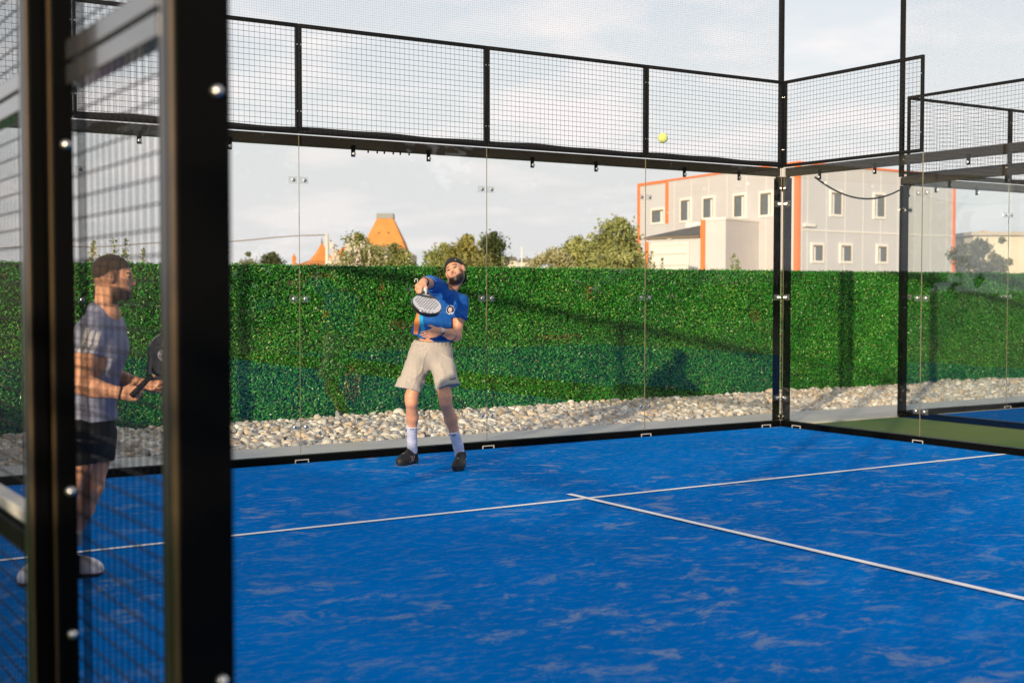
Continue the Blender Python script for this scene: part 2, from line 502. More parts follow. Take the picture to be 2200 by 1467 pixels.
# floor brackets: shiny U handles at the foot of each joint
def bracket(origin, ang, label):
    b = MB()
    b.box((-0.068, -0.018, 0.026), (0.068, -0.006, 0.035)); b.box((-0.068, -0.018, 0.002), (-0.060, -0.006, 0.026)); b.box((0.060, -0.018, 0.002), (0.068, -0.006, 0.026))
    o = b.build('floor_bracket', M_BRACKET_LITRAIL, bevel=0.002); xf(o, origin, ang); tag(o, label, 'bracket', 'pale brackets along the foot of the glass')
for x, lb in ((2, 'pale bracket on the base rail behind the left black posts'), (4, 'pale bracket on the base rail left of the player in blue'), (6, 'pale bracket on the base rail right of the blue shirted player'),
              (8, 'pale bracket on the base rail below the joint second from the corner'), (9.76, 'pale bracket on the back base rail closest to the corner')):
    bracket((x, 0, 0), 0, lb)
bracket((10, -0.26, 0), A90, 'pale bracket on the right base rail closest to the corner')
bracket((10, -2.0, 0), A90, 'pale bracket at the foot of the right wall joint')
bracket((NX + 2, 0.04, 0), 0, 'pale bracket at the foot of the far court glass')

# corner posts
def corner_post(x, y, label, tall=9.0, mir=1, w=0.030):
    r = empty('corner_post', (x, y, 0))
    b = MB()
    b.box((-w if mir > 0 else -0.01, 0.037, 0.0), (0.01 if mir > 0 else w, 0.115, 2.88))
    b.box((0.037 if mir > 0 else -0.115, -w, 0.0), (0.115 if mir > 0 else -0.037, 0.0355, 2.88))
    b.build('post', M_BLACK, r, bevel=0.003)
    e = MB().box((0.012 if mir > 0 else -0.062, 0.052, 2.998), (0.062 if mir > 0 else -0.012, 0.102, tall))
    e.build('extension_pole', M_BLACK2, r, bevel=0.003)
    g = MB()
    if mir > 0:
        g.prism([(-0.09, 2.893), (-w, 2.83), (-w, 2.76), (0.03, 2.72), (0.03, 2.893)], 0.030, 0.0365)
    else:
        g.prism([(0.09, 2.893), (w, 2.83), (w, 2.76), (-0.03, 2.72), (-0.03, 2.893)], 0.030, 0.0365)
    Mz = Matrix(((0, 1, 0, 0), (1, 0, 0, 0), (0, 0, 1, 0), (0, 0, 0, 1)))
    if mir > 0:
        g.prism([(-0.09, 2.893), (-w, 2.83), (-w, 2.76), (0.03, 2.72), (0.03, 2.893)], 0.030, 0.0365, M=Mz)
    else:
        g.prism([(-0.09, 2.893), (-w, 2.83), (-w, 2.76), (0.03, 2.72), (0.03, 2.893)], -0.0365, -0.030, M=Mz)
    g.build('gusset', M_OLIVE, r)
    f = MB().box((-0.045, 0.030, 0.072), (0.045, 0.036, 0.14)); f.build('foot_plate', M_BLACK, r)
    for z in (0.12, 0.34, 1.50, 2.58, 2.76):
        for s in (-1, 1):
            if s < 0: MB().disc((-0.026 * mir, 0.0115, z), (0, -1, 0), 0.014 if z > .2 else 0.008, 0.010).build('bolt', M_STEEL, r)
            else: MB().disc((0.0115 * mir, -0.026, z), (-mir, 0, 0), 0.014 if z > .2 else 0.008, 0.010).build('bolt', M_STEEL, r)
    tag(r, label, 'post', 'tall corner posts')
corner_post(10, 0, 'tall black corner post where the two glass walls of the court meet')
corner_post(0, 0, 'tall black corner post at the left end of the back wall', mir=-1)
corner_post(NX, 0.04, 'tall black corner post of the far court, at the end of the green strip', mir=-1, w=0.045)

# fine nets over the back walls
def fine_net(x0, x1, y, label, label2):
    b = MB()
    NXN, NZN = 60, 14
    V = []; F = []
    for j in range(NZN + 1):
        for i in range(NXN + 1):
            x = x0 + (x1 - x0) * i / NXN; z = 3.97 + 4.96 * j / NZN
            V.append((x, y + 0.05 * math.sin(math.pi * i / NXN) * math.sin(math.pi * j / NZN) + 0.004 * math.sin(x * 3 + z * 2), z))
    for j in range(NZN):
        for i in range(NXN):
            a = j * (NXN + 1) + i; F.append((a, a + 1, a + NXN + 2, a + NXN + 1))
    r = empty('fine_net', ((x0 + x1) / 2, y, 4.0)); 
    b.add([(v[0] - (x0 + x1) / 2, v[1] - y, v[2] - 4.0) for v in V], F)
    o = b.build('netting', M_NET, r, smooth=True)
    h = MB(); pts = []
    n = int((x1 - x0) / 0.12)
    for i in range(n + 1):
        x = x0 + (x1 - x0) * i / n
        pts.append((x - (x0 + x1) / 2, 0, -0.950 + 0.005 * math.sin(x * 3.1) + 0.004 * math.sin(x * 7.7 + 1)))
    for i in range(n):
        h.bar(pts[i], pts[i + 1], 0.006, 0.036)
    ho = h.build('cable_strip', M_RUBBER); ho.location = r.location; tag(ho, label2, 'cable strip')
    tag(r, label, 'net', 'fine nets above the court walls')
fine_net(0.0, 10.02, 0.075, 'fine see-through net stretched above the whole back wall', 'wavy black strip lying along the bottom of the back wall mesh')
fine_net(NX, NX + 10, 0.115, 'fine see-through net above the far court at the right', 'wavy black strip along the bottom of the far court mesh')

# hanging cable at the corner
def cable(p, q, sag, r, label, n=18):
    p = Vector(p); q = Vector(q); pts = []
    for i in range(n + 1):
        t = i / n; v = p.lerp(q, t); v.z -= sag * 4 * t * (1 - t); pts.append(v)
    o = MB().tube([v - p for v in pts], r, 8).build('cable', M_RUBBER, smooth=True); o.location = p
    tag(o, label, 'cable'); return o
cable((10.09, -0.42, 2.86), (NX - 0.10, 0.09, 2.83), 0.17, 0.011, 'black cable sagging between the two corner posts')
# little hooks under the beam
hk = MB()
for i in range(6): hk.tube([(i * 0.085 + 0.01 * (i % 2), 0, 0), (i * 0.085 + 0.01 * (i % 2), 0, -0.026)], 0.008, 8)
o = hk.build('cable_tie', M_BLACK); o.location = (4.72, 0.06, 2.897); tag(o, 'row of small black cable tie ends under the back beam', 'cable ties')

# ------------------------------------------------------------------ near side fence (the blurred foreground)
M_SUNLIT_EDGE = mat('sunlit_edge_paint', (0.13, 0.085, 0.04), 0.35, metal=0.3, var=0.25, vscale=9)  # gold sunlight on the post edges, put into the strip colour
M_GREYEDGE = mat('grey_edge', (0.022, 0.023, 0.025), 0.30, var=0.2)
def fence_post(y0, y1, x0, x1, label, bolts, xb, extra=None, strips=()):
    r = empty('fence_post', (0, y0, 0))
    b = MB().box((x0, 0, 0), (x1, y1 - y0, 3.05)); b.build('post', M_BLACK, r, bevel=0.004)
    if extra:
        b = MB().box((extra[0], extra[2], 0), (extra[1], extra[3], 3.05)); b.build('side_tube', M_BLACK, r, bevel=0.004)
    for (ya_, yb_, xx_, m_) in strips:
        MB().box((xx_ - 0.003, ya_, 0.05), (xx_ - 0.0002, yb_, 3.04)).build('edge_strip', m_, r)
    for z in bolts:
        MB().tube([(xb, 0.001, z), (xb, -0.006, z), (xb, -0.012, z), (xb, -0.016, z)], [0.0115, 0.0112, 0.008, 0.002], 14).build('bolt', M_STEEL, r, smooth=True)
    tag(r, label, 'post', 'black posts of the near side fence')
fence_post(-8.77, -8.69, 0.003, 0.105, 'nearest wide black post, out of focus, with two shiny bolts', (1.93, 0.87), 0.078, strips=((0.004, 0.024, 0.003, M_SUNLIT_EDGE), (0.0405, 0.079, 0.003, M_GREYEDGE)))
fence_post(-8.03, -7.93, -0.036, 0.012, 'second black post at the left, with a gold lit slit down its face', (1.90, 1.125, 0.80), -0.006, extra=(-0.078, -0.042, 0.03, 0.11), strips=((0.002, 0.014, -0.036, M_SUNLIT_EDGE), (0.032, 0.050, -0.078, M_SUNLIT_EDGE), (0.0685, 0.109, -0.078, M_GREYEDGE)))
M_RAIL = mat('satin_black_rail', (0.03, 0.032, 0.035), 0.22, spec=1.0, coat=0.6)
def side_panel(y0, y1, mids, label, z0=0.06):
    """mesh bay of the left fence, in the plane x=0, from y0 to y1"""
    r = empty('mesh_fence', (0, y0, 0), math.pi / 2)
    L = y1 - y0
    f = MB(); th = 0.045
    tubes = [z0 + 0.03, 2.98] + mids
    for z in tubes:
        if z in mids:
            for a_, b_ in ((-0.053, -0.008), (0.001, 0.046)):
                pale = z < 1.5 and b_ > 0.01  # upper tube painted pale for the sky brightness on its top
                MB().box((0.0, -0.044, z + a_ - (0.022 if z < 1.5 and not pale else 0.0)), (L, 0.003, z + b_ - (0.012 if z < 1.5 else 0.0))).build('rail', M_BRACKET_LITRAIL if pale else (M_BLACK if z < 1.5 else M_RAIL), r, bevel=0.003)
        else: MB().box((0.0, -0.040, z - 0.022), (L, 0.0, z + 0.022)).build('rail', M_RAIL, r, bevel=0.003)
    w = MB(); n = int((L + 0.18) / 0.05)
    for i in range(n + 1):
        x = -0.06 + (L + 0.18) * (i + 0.5) / (n + 1); w.tube([(x, -0.050, z0), (x, -0.050, 3.0)], 0.0024, 5)
    for i in range(int(2.94 / 0.05)):
        z = z0 + 0.035 + i * 0.05; w.tube([(-0.06, -0.0545, z), (L + 0.12, -0.0545, z)], 0.0024, 5)
    w.build('wire_mesh', M_WIRE, r, smooth=True)
    tag(r, label, 'mesh fence', 'mesh panels of the near side fence')
side_panel(-8.69, -8.03, [2.085], 'narrow wire mesh panel between the two near black posts')
side_panel(-7.925, -6.0, [2.085, 0.975], 'wire mesh panel at the left photo edge with a pale topped middle rail')
side_panel(-5.995, -4.05, [2.085, 0.975], 'wire mesh panel of the left fence farther back')
o = MB().box((-0.09, -4.05, 0.9985), (0.0, -4.0, 3.0)).build('fence_post', M_BLACK); tag(o, 'black post at the end of the left glass wall', 'post', 'black posts of the near side fence')

# ------------------------------------------------------------------ hedge fence and stones
M_LEAF = mat('artificial_leaf', (0, 0, 0), 0.38, spec=0.6, attr=True, trans=0.12)
M_BACK = mat('hedge_backing', (0.006, 0.025, 0.006), 0.9)
def leaf_quads(C, size, nrm_bias, rg, asp=0.42):
    """one folded diamond (two triangles as one quad) at each centre C"""
    n = len(C)
    nv = rg.normal(size=(n, 3)) * 0.65 + nrm_bias; nv /= np.linalg.norm(nv, axis=1)[:, None]
    t = rg.normal(size=(n, 3)); t -= (t * nv).sum(1)[:, None] * nv; t /= np.linalg.norm(t, axis=1)[:, None]
    b = np.cross(nv, t); s = size * rg.uniform(0.7, 1.35, n); s = s[:, None]
    P = np.stack([C - t * s * 0.5, C + b * s * asp * 0.5 + nv * s * 0.08, C + t * s * 0.5 - nv * s * 0.1, C - b * s * asp * 0.5 + nv * s * 0.08], 1)
    return P.reshape(-1, 3), np.arange(n * 4).reshape(-1, 4)
def hedge(name, p0, p1, ztop, n, label, thick=0.05, size=0.031, z0=0.0, grp=None):
    p0 = np.array(p0, float); p1 = np.array(p1, float); L = np.linalg.norm(p1 - p0); d = (p1 - p0) / L
    nrm = np.array([d[1], -d[0]])       # towards the camera side
    t = rng.uniform(0, L, n); z = rng.uniform(z0, 1, n) ** 1.0 * (ztop)
    z = z0 + rng.uniform(0, 1, n) * (ztop - z0 + 0.005 * np.sin(t * 5) + 0.004 * rng.normal(size=n)) - 0.012
    dep = rng.uniform(-thick, thick * 0.6, n) + 0.015 * np.sin(t * 9.0) * np.sin(z * 8)
    C = np.stack([p0[0] + d[0] * t - nrm[0] * -dep, p0[1] + d[1] * t + nrm[1] * dep, z], 1)
    V, F = leaf_quads(C, size, np.array([nrm[0], nrm[1], 0.35]) * 0.8, rng)
    shade = rng.uniform(0, 1, n)
    c = np.zeros((n, 3))
    c[:] = np.array([0.030, 0.275, 0.022]); k = shade[:, None]
    c = c * (0.40 + 1.20 * k)
    yl = rng.uniform(0, 1, n) < 0.09; c[yl] = np.array([0.22, 0.42, 0.05]) * rng.uniform(0.6, 1.2, (yl.sum(), 1))  # scattered yellow leaves carry the hedge's highlights in their colour
    pl = rng.uniform(0, 1, n) < 0.012; c[pl] = np.array([0.42, 0.42, 0.16])
    # sunlit yellow-olive mottling put into the leaf colour, and a few dry brownish spots where the panels have faded
    big = 0.5 + 0.28 * np.sin(t * 1.9 + 1.3 * np.sin(z * 3.1)) + 0.22 * np.sin(t * 4.7 - z * 5.3 + 2 * np.sin(t * 0.7))
    c = c * (0.80 + 0.34 * big)[:, None]; c[:, 0] += 0.045 * np.clip(big - 0.3, 0, 1) * shade
    for (st, sz, rt, rz) in ((7.7, 1.76, .22, .04), (8.6, 1.55, .03, .22), (8.9, 1.15, .18, .05), (9.5, 1.8, .10, .08), (8.2, 0.45, .10, .22), (11.3, 0.95, .38, .035), (11.8, 1.55, .08, .10), (14.9, 1.2, .10, .10), (5.2, 1.3, .12, .08)):
        m_ = (((t - st) / rt) ** 2 + ((z - sz) / rz) ** 2 < 1.2) & (rng.uniform(0, 1, n) < 0.45); c[m_] = np.array([0.26, 0.20, 0.045]) * rng.uniform(0.5, 1.2, (m_.sum(), 1))
    r = empty(name, (float(p0[0]), float(p0[1]), 0))
    V = V - np.array([p0[0], p0[1], 0])
    np_mesh('leaves', V, F, M_LEAF, r, fcol=c)
    q0 = -nrm * (thick * 0.9)
    b = MB().bar((q0[0], q0[1], (ztop - 0.025) / 2), (q0[0] + d[0] * L, q0[1] + d[1] * L, (ztop - 0.025) / 2), 0.02, ztop - 0.025)
    b.build('backing', M_BACK, r)
    tag(r, label, 'hedge fence', grp)
    return r
hedge('hedge_fence', (-2.0, 3.55), (26.0, 3.55), 1.905, 420000, 'long green artificial hedge fence standing behind the gravel')
hedge('hedge_fence', (-6.0, -40.0), (-6.0, 6.0), 1.80, 60000, 'unseen hedge fence added along the near side to shade the court', size=0.09)  # added out of view; its long shadow falls over the court

def ico():
    t = (1 + 5 ** 0.5) / 2
    v = [(-1, t, 0), (1, t, 0), (-1, -t, 0), (1, -t, 0), (0, -1, t), (0, 1, t), (0, -1, -t), (0, 1, -t), (t, 0, -1), (t, 0, 1), (-t, 0, -1), (-t, 0, 1)]
    f = [(0, 11, 5), (0, 5, 1), (0, 1, 7), (0, 7, 10), (0, 10, 11), (1, 5, 9), (5, 11, 4), (11, 10, 2), (10, 7, 6), (7, 1, 8), (3, 9, 4), (3, 4, 2), (3, 2, 6), (3, 6, 8), (3, 8, 9), (4, 9, 5), (2, 4, 11), (6, 2, 10), (8, 6, 7), (9, 8, 1)]
    v = [np.array(a) / np.linalg.norm(a) for a in v]; cache = {}
    def mid(a, b):
        k = (min(a, b), max(a, b))
        if k not in cache:
            m = v[a] + v[b]; v.append(m / np.linalg.norm(m)); cache[k] = len(v) - 1
        return cache[k]
    g = []
    for a, b, c in f:
        x, y, z = mid(a, b), mid(b, c), mid(c, a); g += [(a, x, z), (b, y, x), (c, z, y), (x, y, z)]
    return np.array(v), np.array(g)
IV, IF = ico()
M_STONE = mat('river_stone', (0, 0, 0), 0.75, attr=True, var=0.12, vscale=30)
def stones():
    n = 25000
    x = rng.uniform(-1.0, 22.5, n); y = 1.27 + rng.uniform(0, 1, n) * 2.25
    s = rng.lognormal(-3.52, 0.33, n)        # about 4 cm half size
    s = np.clip(s, 0.014, 0.075)
    heap = 0.02 + 0.035 * np.clip((y - 1.3) / 1.2, 0, 1) + 0.02 * np.sin(x * 1.7) * np.sin(y * 3)
    z = -0.02 + rng.uniform(0, 1, n) * heap
    q = rng.normal(size=(n, 3, 3)); Q, _ = np.linalg.qr(q)
    tilt = rng.normal(size=(n, 3)) * 0.45; up = tilt + np.array([0, 0, 1]); up /= np.linalg.norm(up, axis=1)[:, None]
    a = rng.normal(size=(n, 3)); a -= (a * up).sum(1)[:, None] * up; a /= np.linalg.norm(a, axis=1)[:, None]; b = np.cross(up, a)
    R = np.stack([a, b, up], 2)
    ax = np.stack([s * rng.uniform(0.9, 1.5, n), s * rng.uniform(0.7, 1.05, n), s * rng.uniform(0.5, 0.95, n)], 1)
    base = IV[None] * (1 + 0.16 * np.sin(np.einsum('vk,nkj->nvj', IV, Q)[..., 0] * 3 + rng.uniform(0, 6, (n, 1))) )[..., None]
    base = base * (1 + rng.normal(size=(n, len(IV), 1)) * 0.075)
    P = np.einsum('nij,nvj->nvi', R, base * ax[:, None, :]) + np.stack([x, y, z], 1)[:, None, :]
    F = (IF[None] + (np.arange(n) * len(IV))[:, None, None]).reshape(-1, 3)
    pal = np.array([[.50, .44, .36], [.56, .50, .42], [.40, .37, .33], [.62, .58, .52], [.45, .36, .26], [.34, .33, .32], [.52, .40, .28], [.66, .62, .56]])
    c = np.minimum(pal * 1.22, 0.8)[rng.integers(0, len(pal), n)] * rng.uniform(0.65, 1.2, (n, 1))
    o = np_mesh('gravel', P.reshape(-1, 3), F, M_STONE, smooth=False, fcol=np.repeat(c, len(IF), 0))
    tag(o, 'bed of pale river stones between the concrete path and the hedge', 'gravel', kind='stuff')
stones()
def added_wood(name, x0, x1, y, ht, n, label):
    rg = np.random.default_rng(5); x = rg.uniform(x0, x1, n); top = ht * (0.72 + 0.20 * np.sin(x * 0.31) + 0.10 * np.sin(x * 0.83 + 1))
    z = rg.uniform(0, 1, n) ** 0.8 * top; V, F = leaf_quads(np.stack([x, y + rg.normal(size=n) * 1.8, z], 1), 0.9, np.array([0, 0.3, 0.5]), rg, asp=0.8)
    c = np.array([0.035, 0.055, 0.018]) * rg.uniform(0.5, 1.6, (n, 1)); o = np_mesh(name, V, F, M_LEAF, fcol=c)
    tag(o, label, 'added_wood', kind='stuff')
added_wood('added_wood', -12, 75, -52, 15, 22000, 'unseen dark trees added behind the camera to darken the glass reflections')  # added out of view, so the back glass reflects something dark
sheet('gravel_bed', -5.0, 1.25, 30.0, 3.9, -0.03, mat('bed_soil', (0.16, 0.14, 0.11), 0.95, var=0.3, vscale=20), 0.05)

# ------------------------------------------------------------------ SDF sculpting
class Vol:
    def __init__(s, lo, hi, h):
        s.lo = np.array(lo, float); s.h = h
        s.n = np.ceil((np.array(hi) - s.lo) / h).astype(int) + 1
        s.D = np.full(s.n, 0.5, np.float32)
        s.ax = [s.lo[i] + h * np.arange(s.n[i]) for i in range(3)]
    def blk(s, lo, hi, pad):
        a = np.clip(np.floor((np.array(lo) - pad - s.lo) / s.h).astype(int), 0, s.n)
        b = np.clip(np.ceil((np.array(hi) + pad - s.lo) / s.h).astype(int) + 1, 0, s.n)
        sl = tuple(slice(a[i], b[i]) for i in range(3))
        X = s.ax[0][sl[0]][:, None, None]; Y = s.ax[1][sl[1]][None, :, None]; Z = s.ax[2][sl[2]][None, None, :]
        return sl, X, Y, Z
    def comb(s, sl, d, k, sub=False):
        D = s.D[sl]
        if D.size == 0: return
        if sub:
            e = -d
            if k > 0:
                h = np.clip(0.5 - 0.5 * (D - e) / k, 0, 1); s.D[sl] = D * (1 - h) + e * h + k * h * (1 - h)
            else: s.D[sl] = np.maximum(D, e)
        elif k > 0:
            h = np.clip(0.5 + 0.5 * (D - d) / k, 0, 1); s.D[sl] = D * (1 - h) + d * h - k * h * (1 - h)
        else: s.D[sl] = np.minimum(D, d)
    def cone(s, a, b, ra, rb, k=0.02, sub=False, g=0.0):
        a = np.array(a, float); b = np.array(b, float); r = max(ra, rb) + g
        sl, X, Y, Z = s.blk(np.minimum(a, b) - r, np.maximum(a, b) + r, k + 0.03)
        ab = b - a; L = max(ab @ ab, 1e-9)
        px, py, pz = X - a[0], Y - a[1], Z - a[2]
        t = np.clip((px * ab[0] + py * ab[1] + pz * ab[2]) / L, 0, 1)
        d = np.sqrt((px - t * ab[0]) ** 2 + (py - t * ab[1]) ** 2 + (pz - t * ab[2]) ** 2) - (ra + (rb - ra) * t) - g
        s.comb(sl, d, k, sub); return s
    def ell(s, c, r, A=None, k=0.02, sub=False, g=0.0):
        """ellipsoid; A rows are its axes"""
        c = np.array(c, float); r = np.array(r, float) + g; m = r.max()
        sl, X, Y, Z = s.blk(c - m, c + m, k + 0.03)
        A = np.eye(3) if A is None else np.array(A)
        px, py, pz = X - c[0], Y - c[1], Z - c[2]
        q = [px * A[i][0] + py * A[i][1] + pz * A[i][2] for i in range(3)]
        k0 = np.sqrt(sum((q[i] / r[i]) ** 2 for i in range(3))); k1 = np.sqrt(sum((q[i] / r[i] ** 2) ** 2 for i in range(3))) + 1e-9
        s.comb(sl, k0 * (k0 - 1) / k1, k, sub); return s
    def plane(s, p, nrm, lo=None, hi=None, k=0.0):
        """keep the side opposite to nrm; optionally only inside a box"""
        nrm = np.array(nrm, float); nrm /= np.linalg.norm(nrm)
        if lo is None: lo = s.lo; hi = s.lo + s.h * s.n
        sl, X, Y, Z = s.blk(lo, hi, 0)
        d = (X - p[0]) * nrm[0] + (Y - p[1]) * nrm[1] + (Z - p[2]) * nrm[2]
        s.D[sl] = np.maximum(s.D[sl], d); return s
    def noise(s, fn):
        X = s.ax[0][:, None, None]; Y = s.ax[1][None, :, None]; Z = s.ax[2][None, None, :]
        s.D += fn(X, Y, Z).astype(np.float32); return s
    def mesh(s):
        D = s.D; D[0] = D[-1] = 0.5; D[:, 0] = D[:, -1] = 0.5; D[:, :, 0] = D[:, :, -1] = 0.5
        S = D < 0
        n = np.array(D.shape)
        cnt = np.zeros(n - 1, np.int8)
        cor = [(i, j, k) for i in (0, 1) for j in (0, 1) for k in (0, 1)]
        for i, j, k in cor: cnt += S[i:n[0] - 1 + i, j:n[1] - 1 + j, k:n[2] - 1 + k]
        act = (cnt > 0) & (cnt < 8)
        I = np.argwhere(act); idx = -np.ones(n - 1, np.int64); idx[act] = np.arange(len(I))
        acc = np.zeros((len(I), 3)); w = np.zeros(len(I))
        for c0 in cor:
            for a in range(3):
                if c0[a] == 0:
                    c1 = list(c0); c1[a] = 1
                    v0 = D[tuple((I + c0).T)]; v1 = D[tuple((I + c1).T)]
                    m = (v0 < 0) != (v1 < 0)
                    t = np.where(m, v0 / np.where(m, v0 - v1, 1), 0)
                    p = np.array(c0, float)[None] + np.zeros((len(I), 3)); p[:, a] += t
                    acc[m] += p[m]; w[m] += 1
        V = s.lo + s.h * (I + acc / w[:, None])
        Fs = []
        for a in range(3):
            b, c = (a + 1) % 3, (a + 2) % 3
            s0 = [slice(1, n[i] - 1) for i in range(3)]; s0[a] = slice(0, n[a] - 1)
            s1 = list(s0); s1[a] = slice(1, n[a])
            m = S[tuple(s0)] != S[tuple(s1)]
            E_ = np.argwhere(m); E_[:, b] += 1; E_[:, c] += 1
            flip = S[tuple(E_.T)]
            q = []
            for db, dc in ((-1, -1), (0, -1), (0, 0), (-1, 0)):
                e = E_.copy(); e[:, b] += db; e[:, c] += dc; q.append(idx[tuple(e.T)])
            q = np.stack(q, 1); q[~flip] = q[~flip][:, ::-1]
            Fs.append(q)
        return V, np.concatenate(Fs)
    def obj(s, name, m, parent, colfn=None, flat=(0.5, 0.5, 0.5), smooth_it=1):
        V, F = s.mesh()
        for _ in range(smooth_it):       # light laplacian pass
            acc = np.zeros_like(V); w = np.zeros(len(V))
            for i in range(4):
                for j in (1, 3):
                    np.add.at(acc, F[:, i], V[F[:, (i + j) % 4]]); np.add.at(w, F[:, i], 1)
            V = V * 0.5 + 0.5 * acc / np.maximum(w, 1)[:, None]
        col = colfn(V) if colfn else np.tile(np.array(flat), (len(V), 1))
        return np_mesh(name, V, F, m, parent, smooth=True, vcol=col)

M_SKIN = mat('skin', (0, 0, 0), 0.5, attr=True, var=0.06, vscale=14, bump=0.03, bscale=200)
M_SKIN.node_tree.nodes['Principled BSDF'].inputs['Subsurface Weight'].default_value = 0.12
M_SKIN.node_tree.nodes['Principled BSDF'].inputs['Subsurface Radius'].default_value = (0.02, 0.008, 0.004)
M_CLOTH = mat('jersey_cloth', (0, 0, 0), 0.8, spec=0.25, attr=True, var=0.05, vscale=60, bump=0.08, bscale=300)
M_SHOE = mat('shoe_fabric', (0, 0, 0), 0.6, attr=True, var=0.1, vscale=80)
M_CAP = mat('cap_cloth', (0.008, 0.008, 0.009), 0.7, var=0.2, vscale=60)

class Fig:
    """figure frame: X image right, Y away from the camera, Z up, origin on the ground"""
    def __init__(s, u, d):
        g = at(u, 900, d); s.o = Vector((g.x, g.y, 0))
        s.root = empty('person', s.o, -YAW)
    def P(s, u, v, d):
        w = at(u, v, d) - s.o
        return np.array([w.dot(RT), w.dot(FW), w.z])
def nz(v): v = np.array(v, float); return v / np.linalg.norm(v)
def head_basis(roll, pitch, yaw, face=(0, -1, 0)):
    """rows: right (viewer's), up, out of the face, for a head facing along `face`"""
    z = nz(face); y = np.array([0, 0, 1.0]); x = np.cross(y, z)
    def rot(v, ax, a):
        ax = nz(ax); return v * math.cos(a) + np.cross(ax, v) * math.sin(a) + ax * (ax @ v) * (1 - math.cos(a))
    for ax_, a_ in ((y, yaw),):
        x, z = rot(x, ax_, a_), rot(z, ax_, a_)
    y, z = rot(y, x, pitch), rot(z, x, pitch)
    axz = nz(face)
    x, y, z = rot(x, axz, roll), rot(y, axz, roll), rot(z, axz, roll)
    return np.array([x, y, z])
def add_head(vol, c, B):
    """head of about 24 cm; c is the middle of the head"""
    def W(x, y, z): return c + B[0] * x + B[1] * y + B[2] * z
    vol.ell(W(0, 0.028, -0.022), (0.077, 0.090, 0.097), B, k=0.02)
    vol.ell(W(0, -0.020, 0.012), (0.066, 0.085, 0.072), B, k=0.03)
    vol.ell(W(0, -0.066, 0.026), (0.052, 0.042, 0.056), B, k=0.03)
    vol.ell(W(0, -0.098, 0.060), (0.022, 0.016, 0.018), B, k=0.03)
    vol.cone(W(-0.034, 0.030, 0.070), W(0.034, 0.030, 0.070), 0.013, 0.013, k=0.014)
    vol.ell(W(0.040, -0.012, 0.056), (0.020, 0.018, 0.018), B, k=0.02); vol.ell(W(-0.040, -0.012, 0.056), (0.020, 0.018, 0.018), B, k=0.02)
    for sx in (-1, 1):
        vol.ell(W(sx * 0.031, 0.010, 0.088), (0.017, 0.010, 0.014), B, k=0.010, sub=True)
        vol.ell(W(sx * 0.031, 0.010, 0.068), (0.012, 0.011, 0.012), B, k=0.004)
    vol.cone(W(0, 0.018, 0.076), W(0, -0.022, 0.097), 0.008, 0.0115, k=0.012)
    vol.cone(W(-0.011, -0.026, 0.086), W(0.011, -0.026, 0.086), 0.008, 0.008, k=0.008)
    vol.cone(W(-0.020, -0.052, 0.074), W(0.020, -0.052, 0.074), 0.0075, 0.0075, k=0.008)
    vol.cone(W(-0.016, -0.063, 0.074), W(0.016, -0.063, 0.074), 0.0080, 0.0080, k=0.006)
    vol.cone(W(-0.018, -0.0575, 0.084), W(0.018, -0.0575, 0.084), 0.0022, 0.0022, k=0.003, sub=True)
    for sx in (-1, 1):
        e = nz(B[0] * sx * 0.35 - B[2] * 0.1)
        vol.ell(W(sx * 0.081, 0.002, -0.010), (0.014, 0.034, 0.021), B, k=0.006)
        vol.ell(W(sx * 0.096, 0.004, -0.004), (0.007, 0.022, 0.011), B, k=0.004, sub=True)
def hand(vol, wrist, palm_dir, thumb_side, nrm, curl, sc=1.0, spread=0.17, k=0.010):
    """palm and five bent fingers; nrm points out of the back of the hand"""
    p = nz(palm_dir); t = nz(np.array(thumb_side) - p * (np.array(thumb_side) @ p)); n = np.cross(p, t); n = n if n @ np.array(nrm) > 0 else -n
    c = wrist + p * 0.045 * sc
    vol.cone(wrist - p * 0.01, wrist + p * 0.02, 0.026 * sc, 0.026 * sc, k=0.02)
    vol.ell(c + p * 0.008, (0.052 * sc, 0.042 * sc, 0.016 * sc), np.array([p, t, n]), k=0.02)
    Ls = [(0.030, 0.044, 0.026, 0.021), (0.011, 0.048, 0.030, 0.024), (-0.009, 0.045, 0.028, 0.023), (-0.028, 0.036, 0.022, 0.020)]
    for i, (off, l1, l2, l3) in enumerate(Ls):
        b = wrist + p * (0.088 - 0.006 * abs(i - 1)) * sc + t * off * sc
        d = nz(p + t * off * spread * 6); r = (0.0095, 0.0095, 0.009, 0.0082)[i] * sc
        vol.cone(b - d * 0.03 * sc, b, r * 1.1, r * 1.1, k=0.012)
        q = b; ang = 0
        for j, L in enumerate((l1, l2, l3)):
            ang += curl[j] * (1 + 0.08 * i)
            dd = d * math.cos(ang) - n * math.sin(ang)
            e = q + dd * L * sc; vol.cone(q, e, r * (1 - 0.07 * j), r * (0.93 - 0.07 * j), k=0.004); q = e
    b = wrist + p * 0.030 * sc + t * 0.028 * sc
    d1 = nz(p * 0.6 + t * 0.75 - n * 0.35); e1 = b + d1 * 0.040 * sc
    vol.cone(wrist + p * 0.012 * sc + t * 0.015 * sc, b, 0.016 * sc, 0.014 * sc, k=0.014)
    vol.cone(b, e1, 0.0125 * sc, 0.0105 * sc, k=0.01)
    d2 = nz(d1 * 0.7 + p * 0.5 - n * (0.25 + curl[1] * 0.5)); e2 = e1 + d2 * 0.032 * sc
    vol.cone(e1, e2, 0.0105 * sc, 0.0085 * sc, k=0.004)

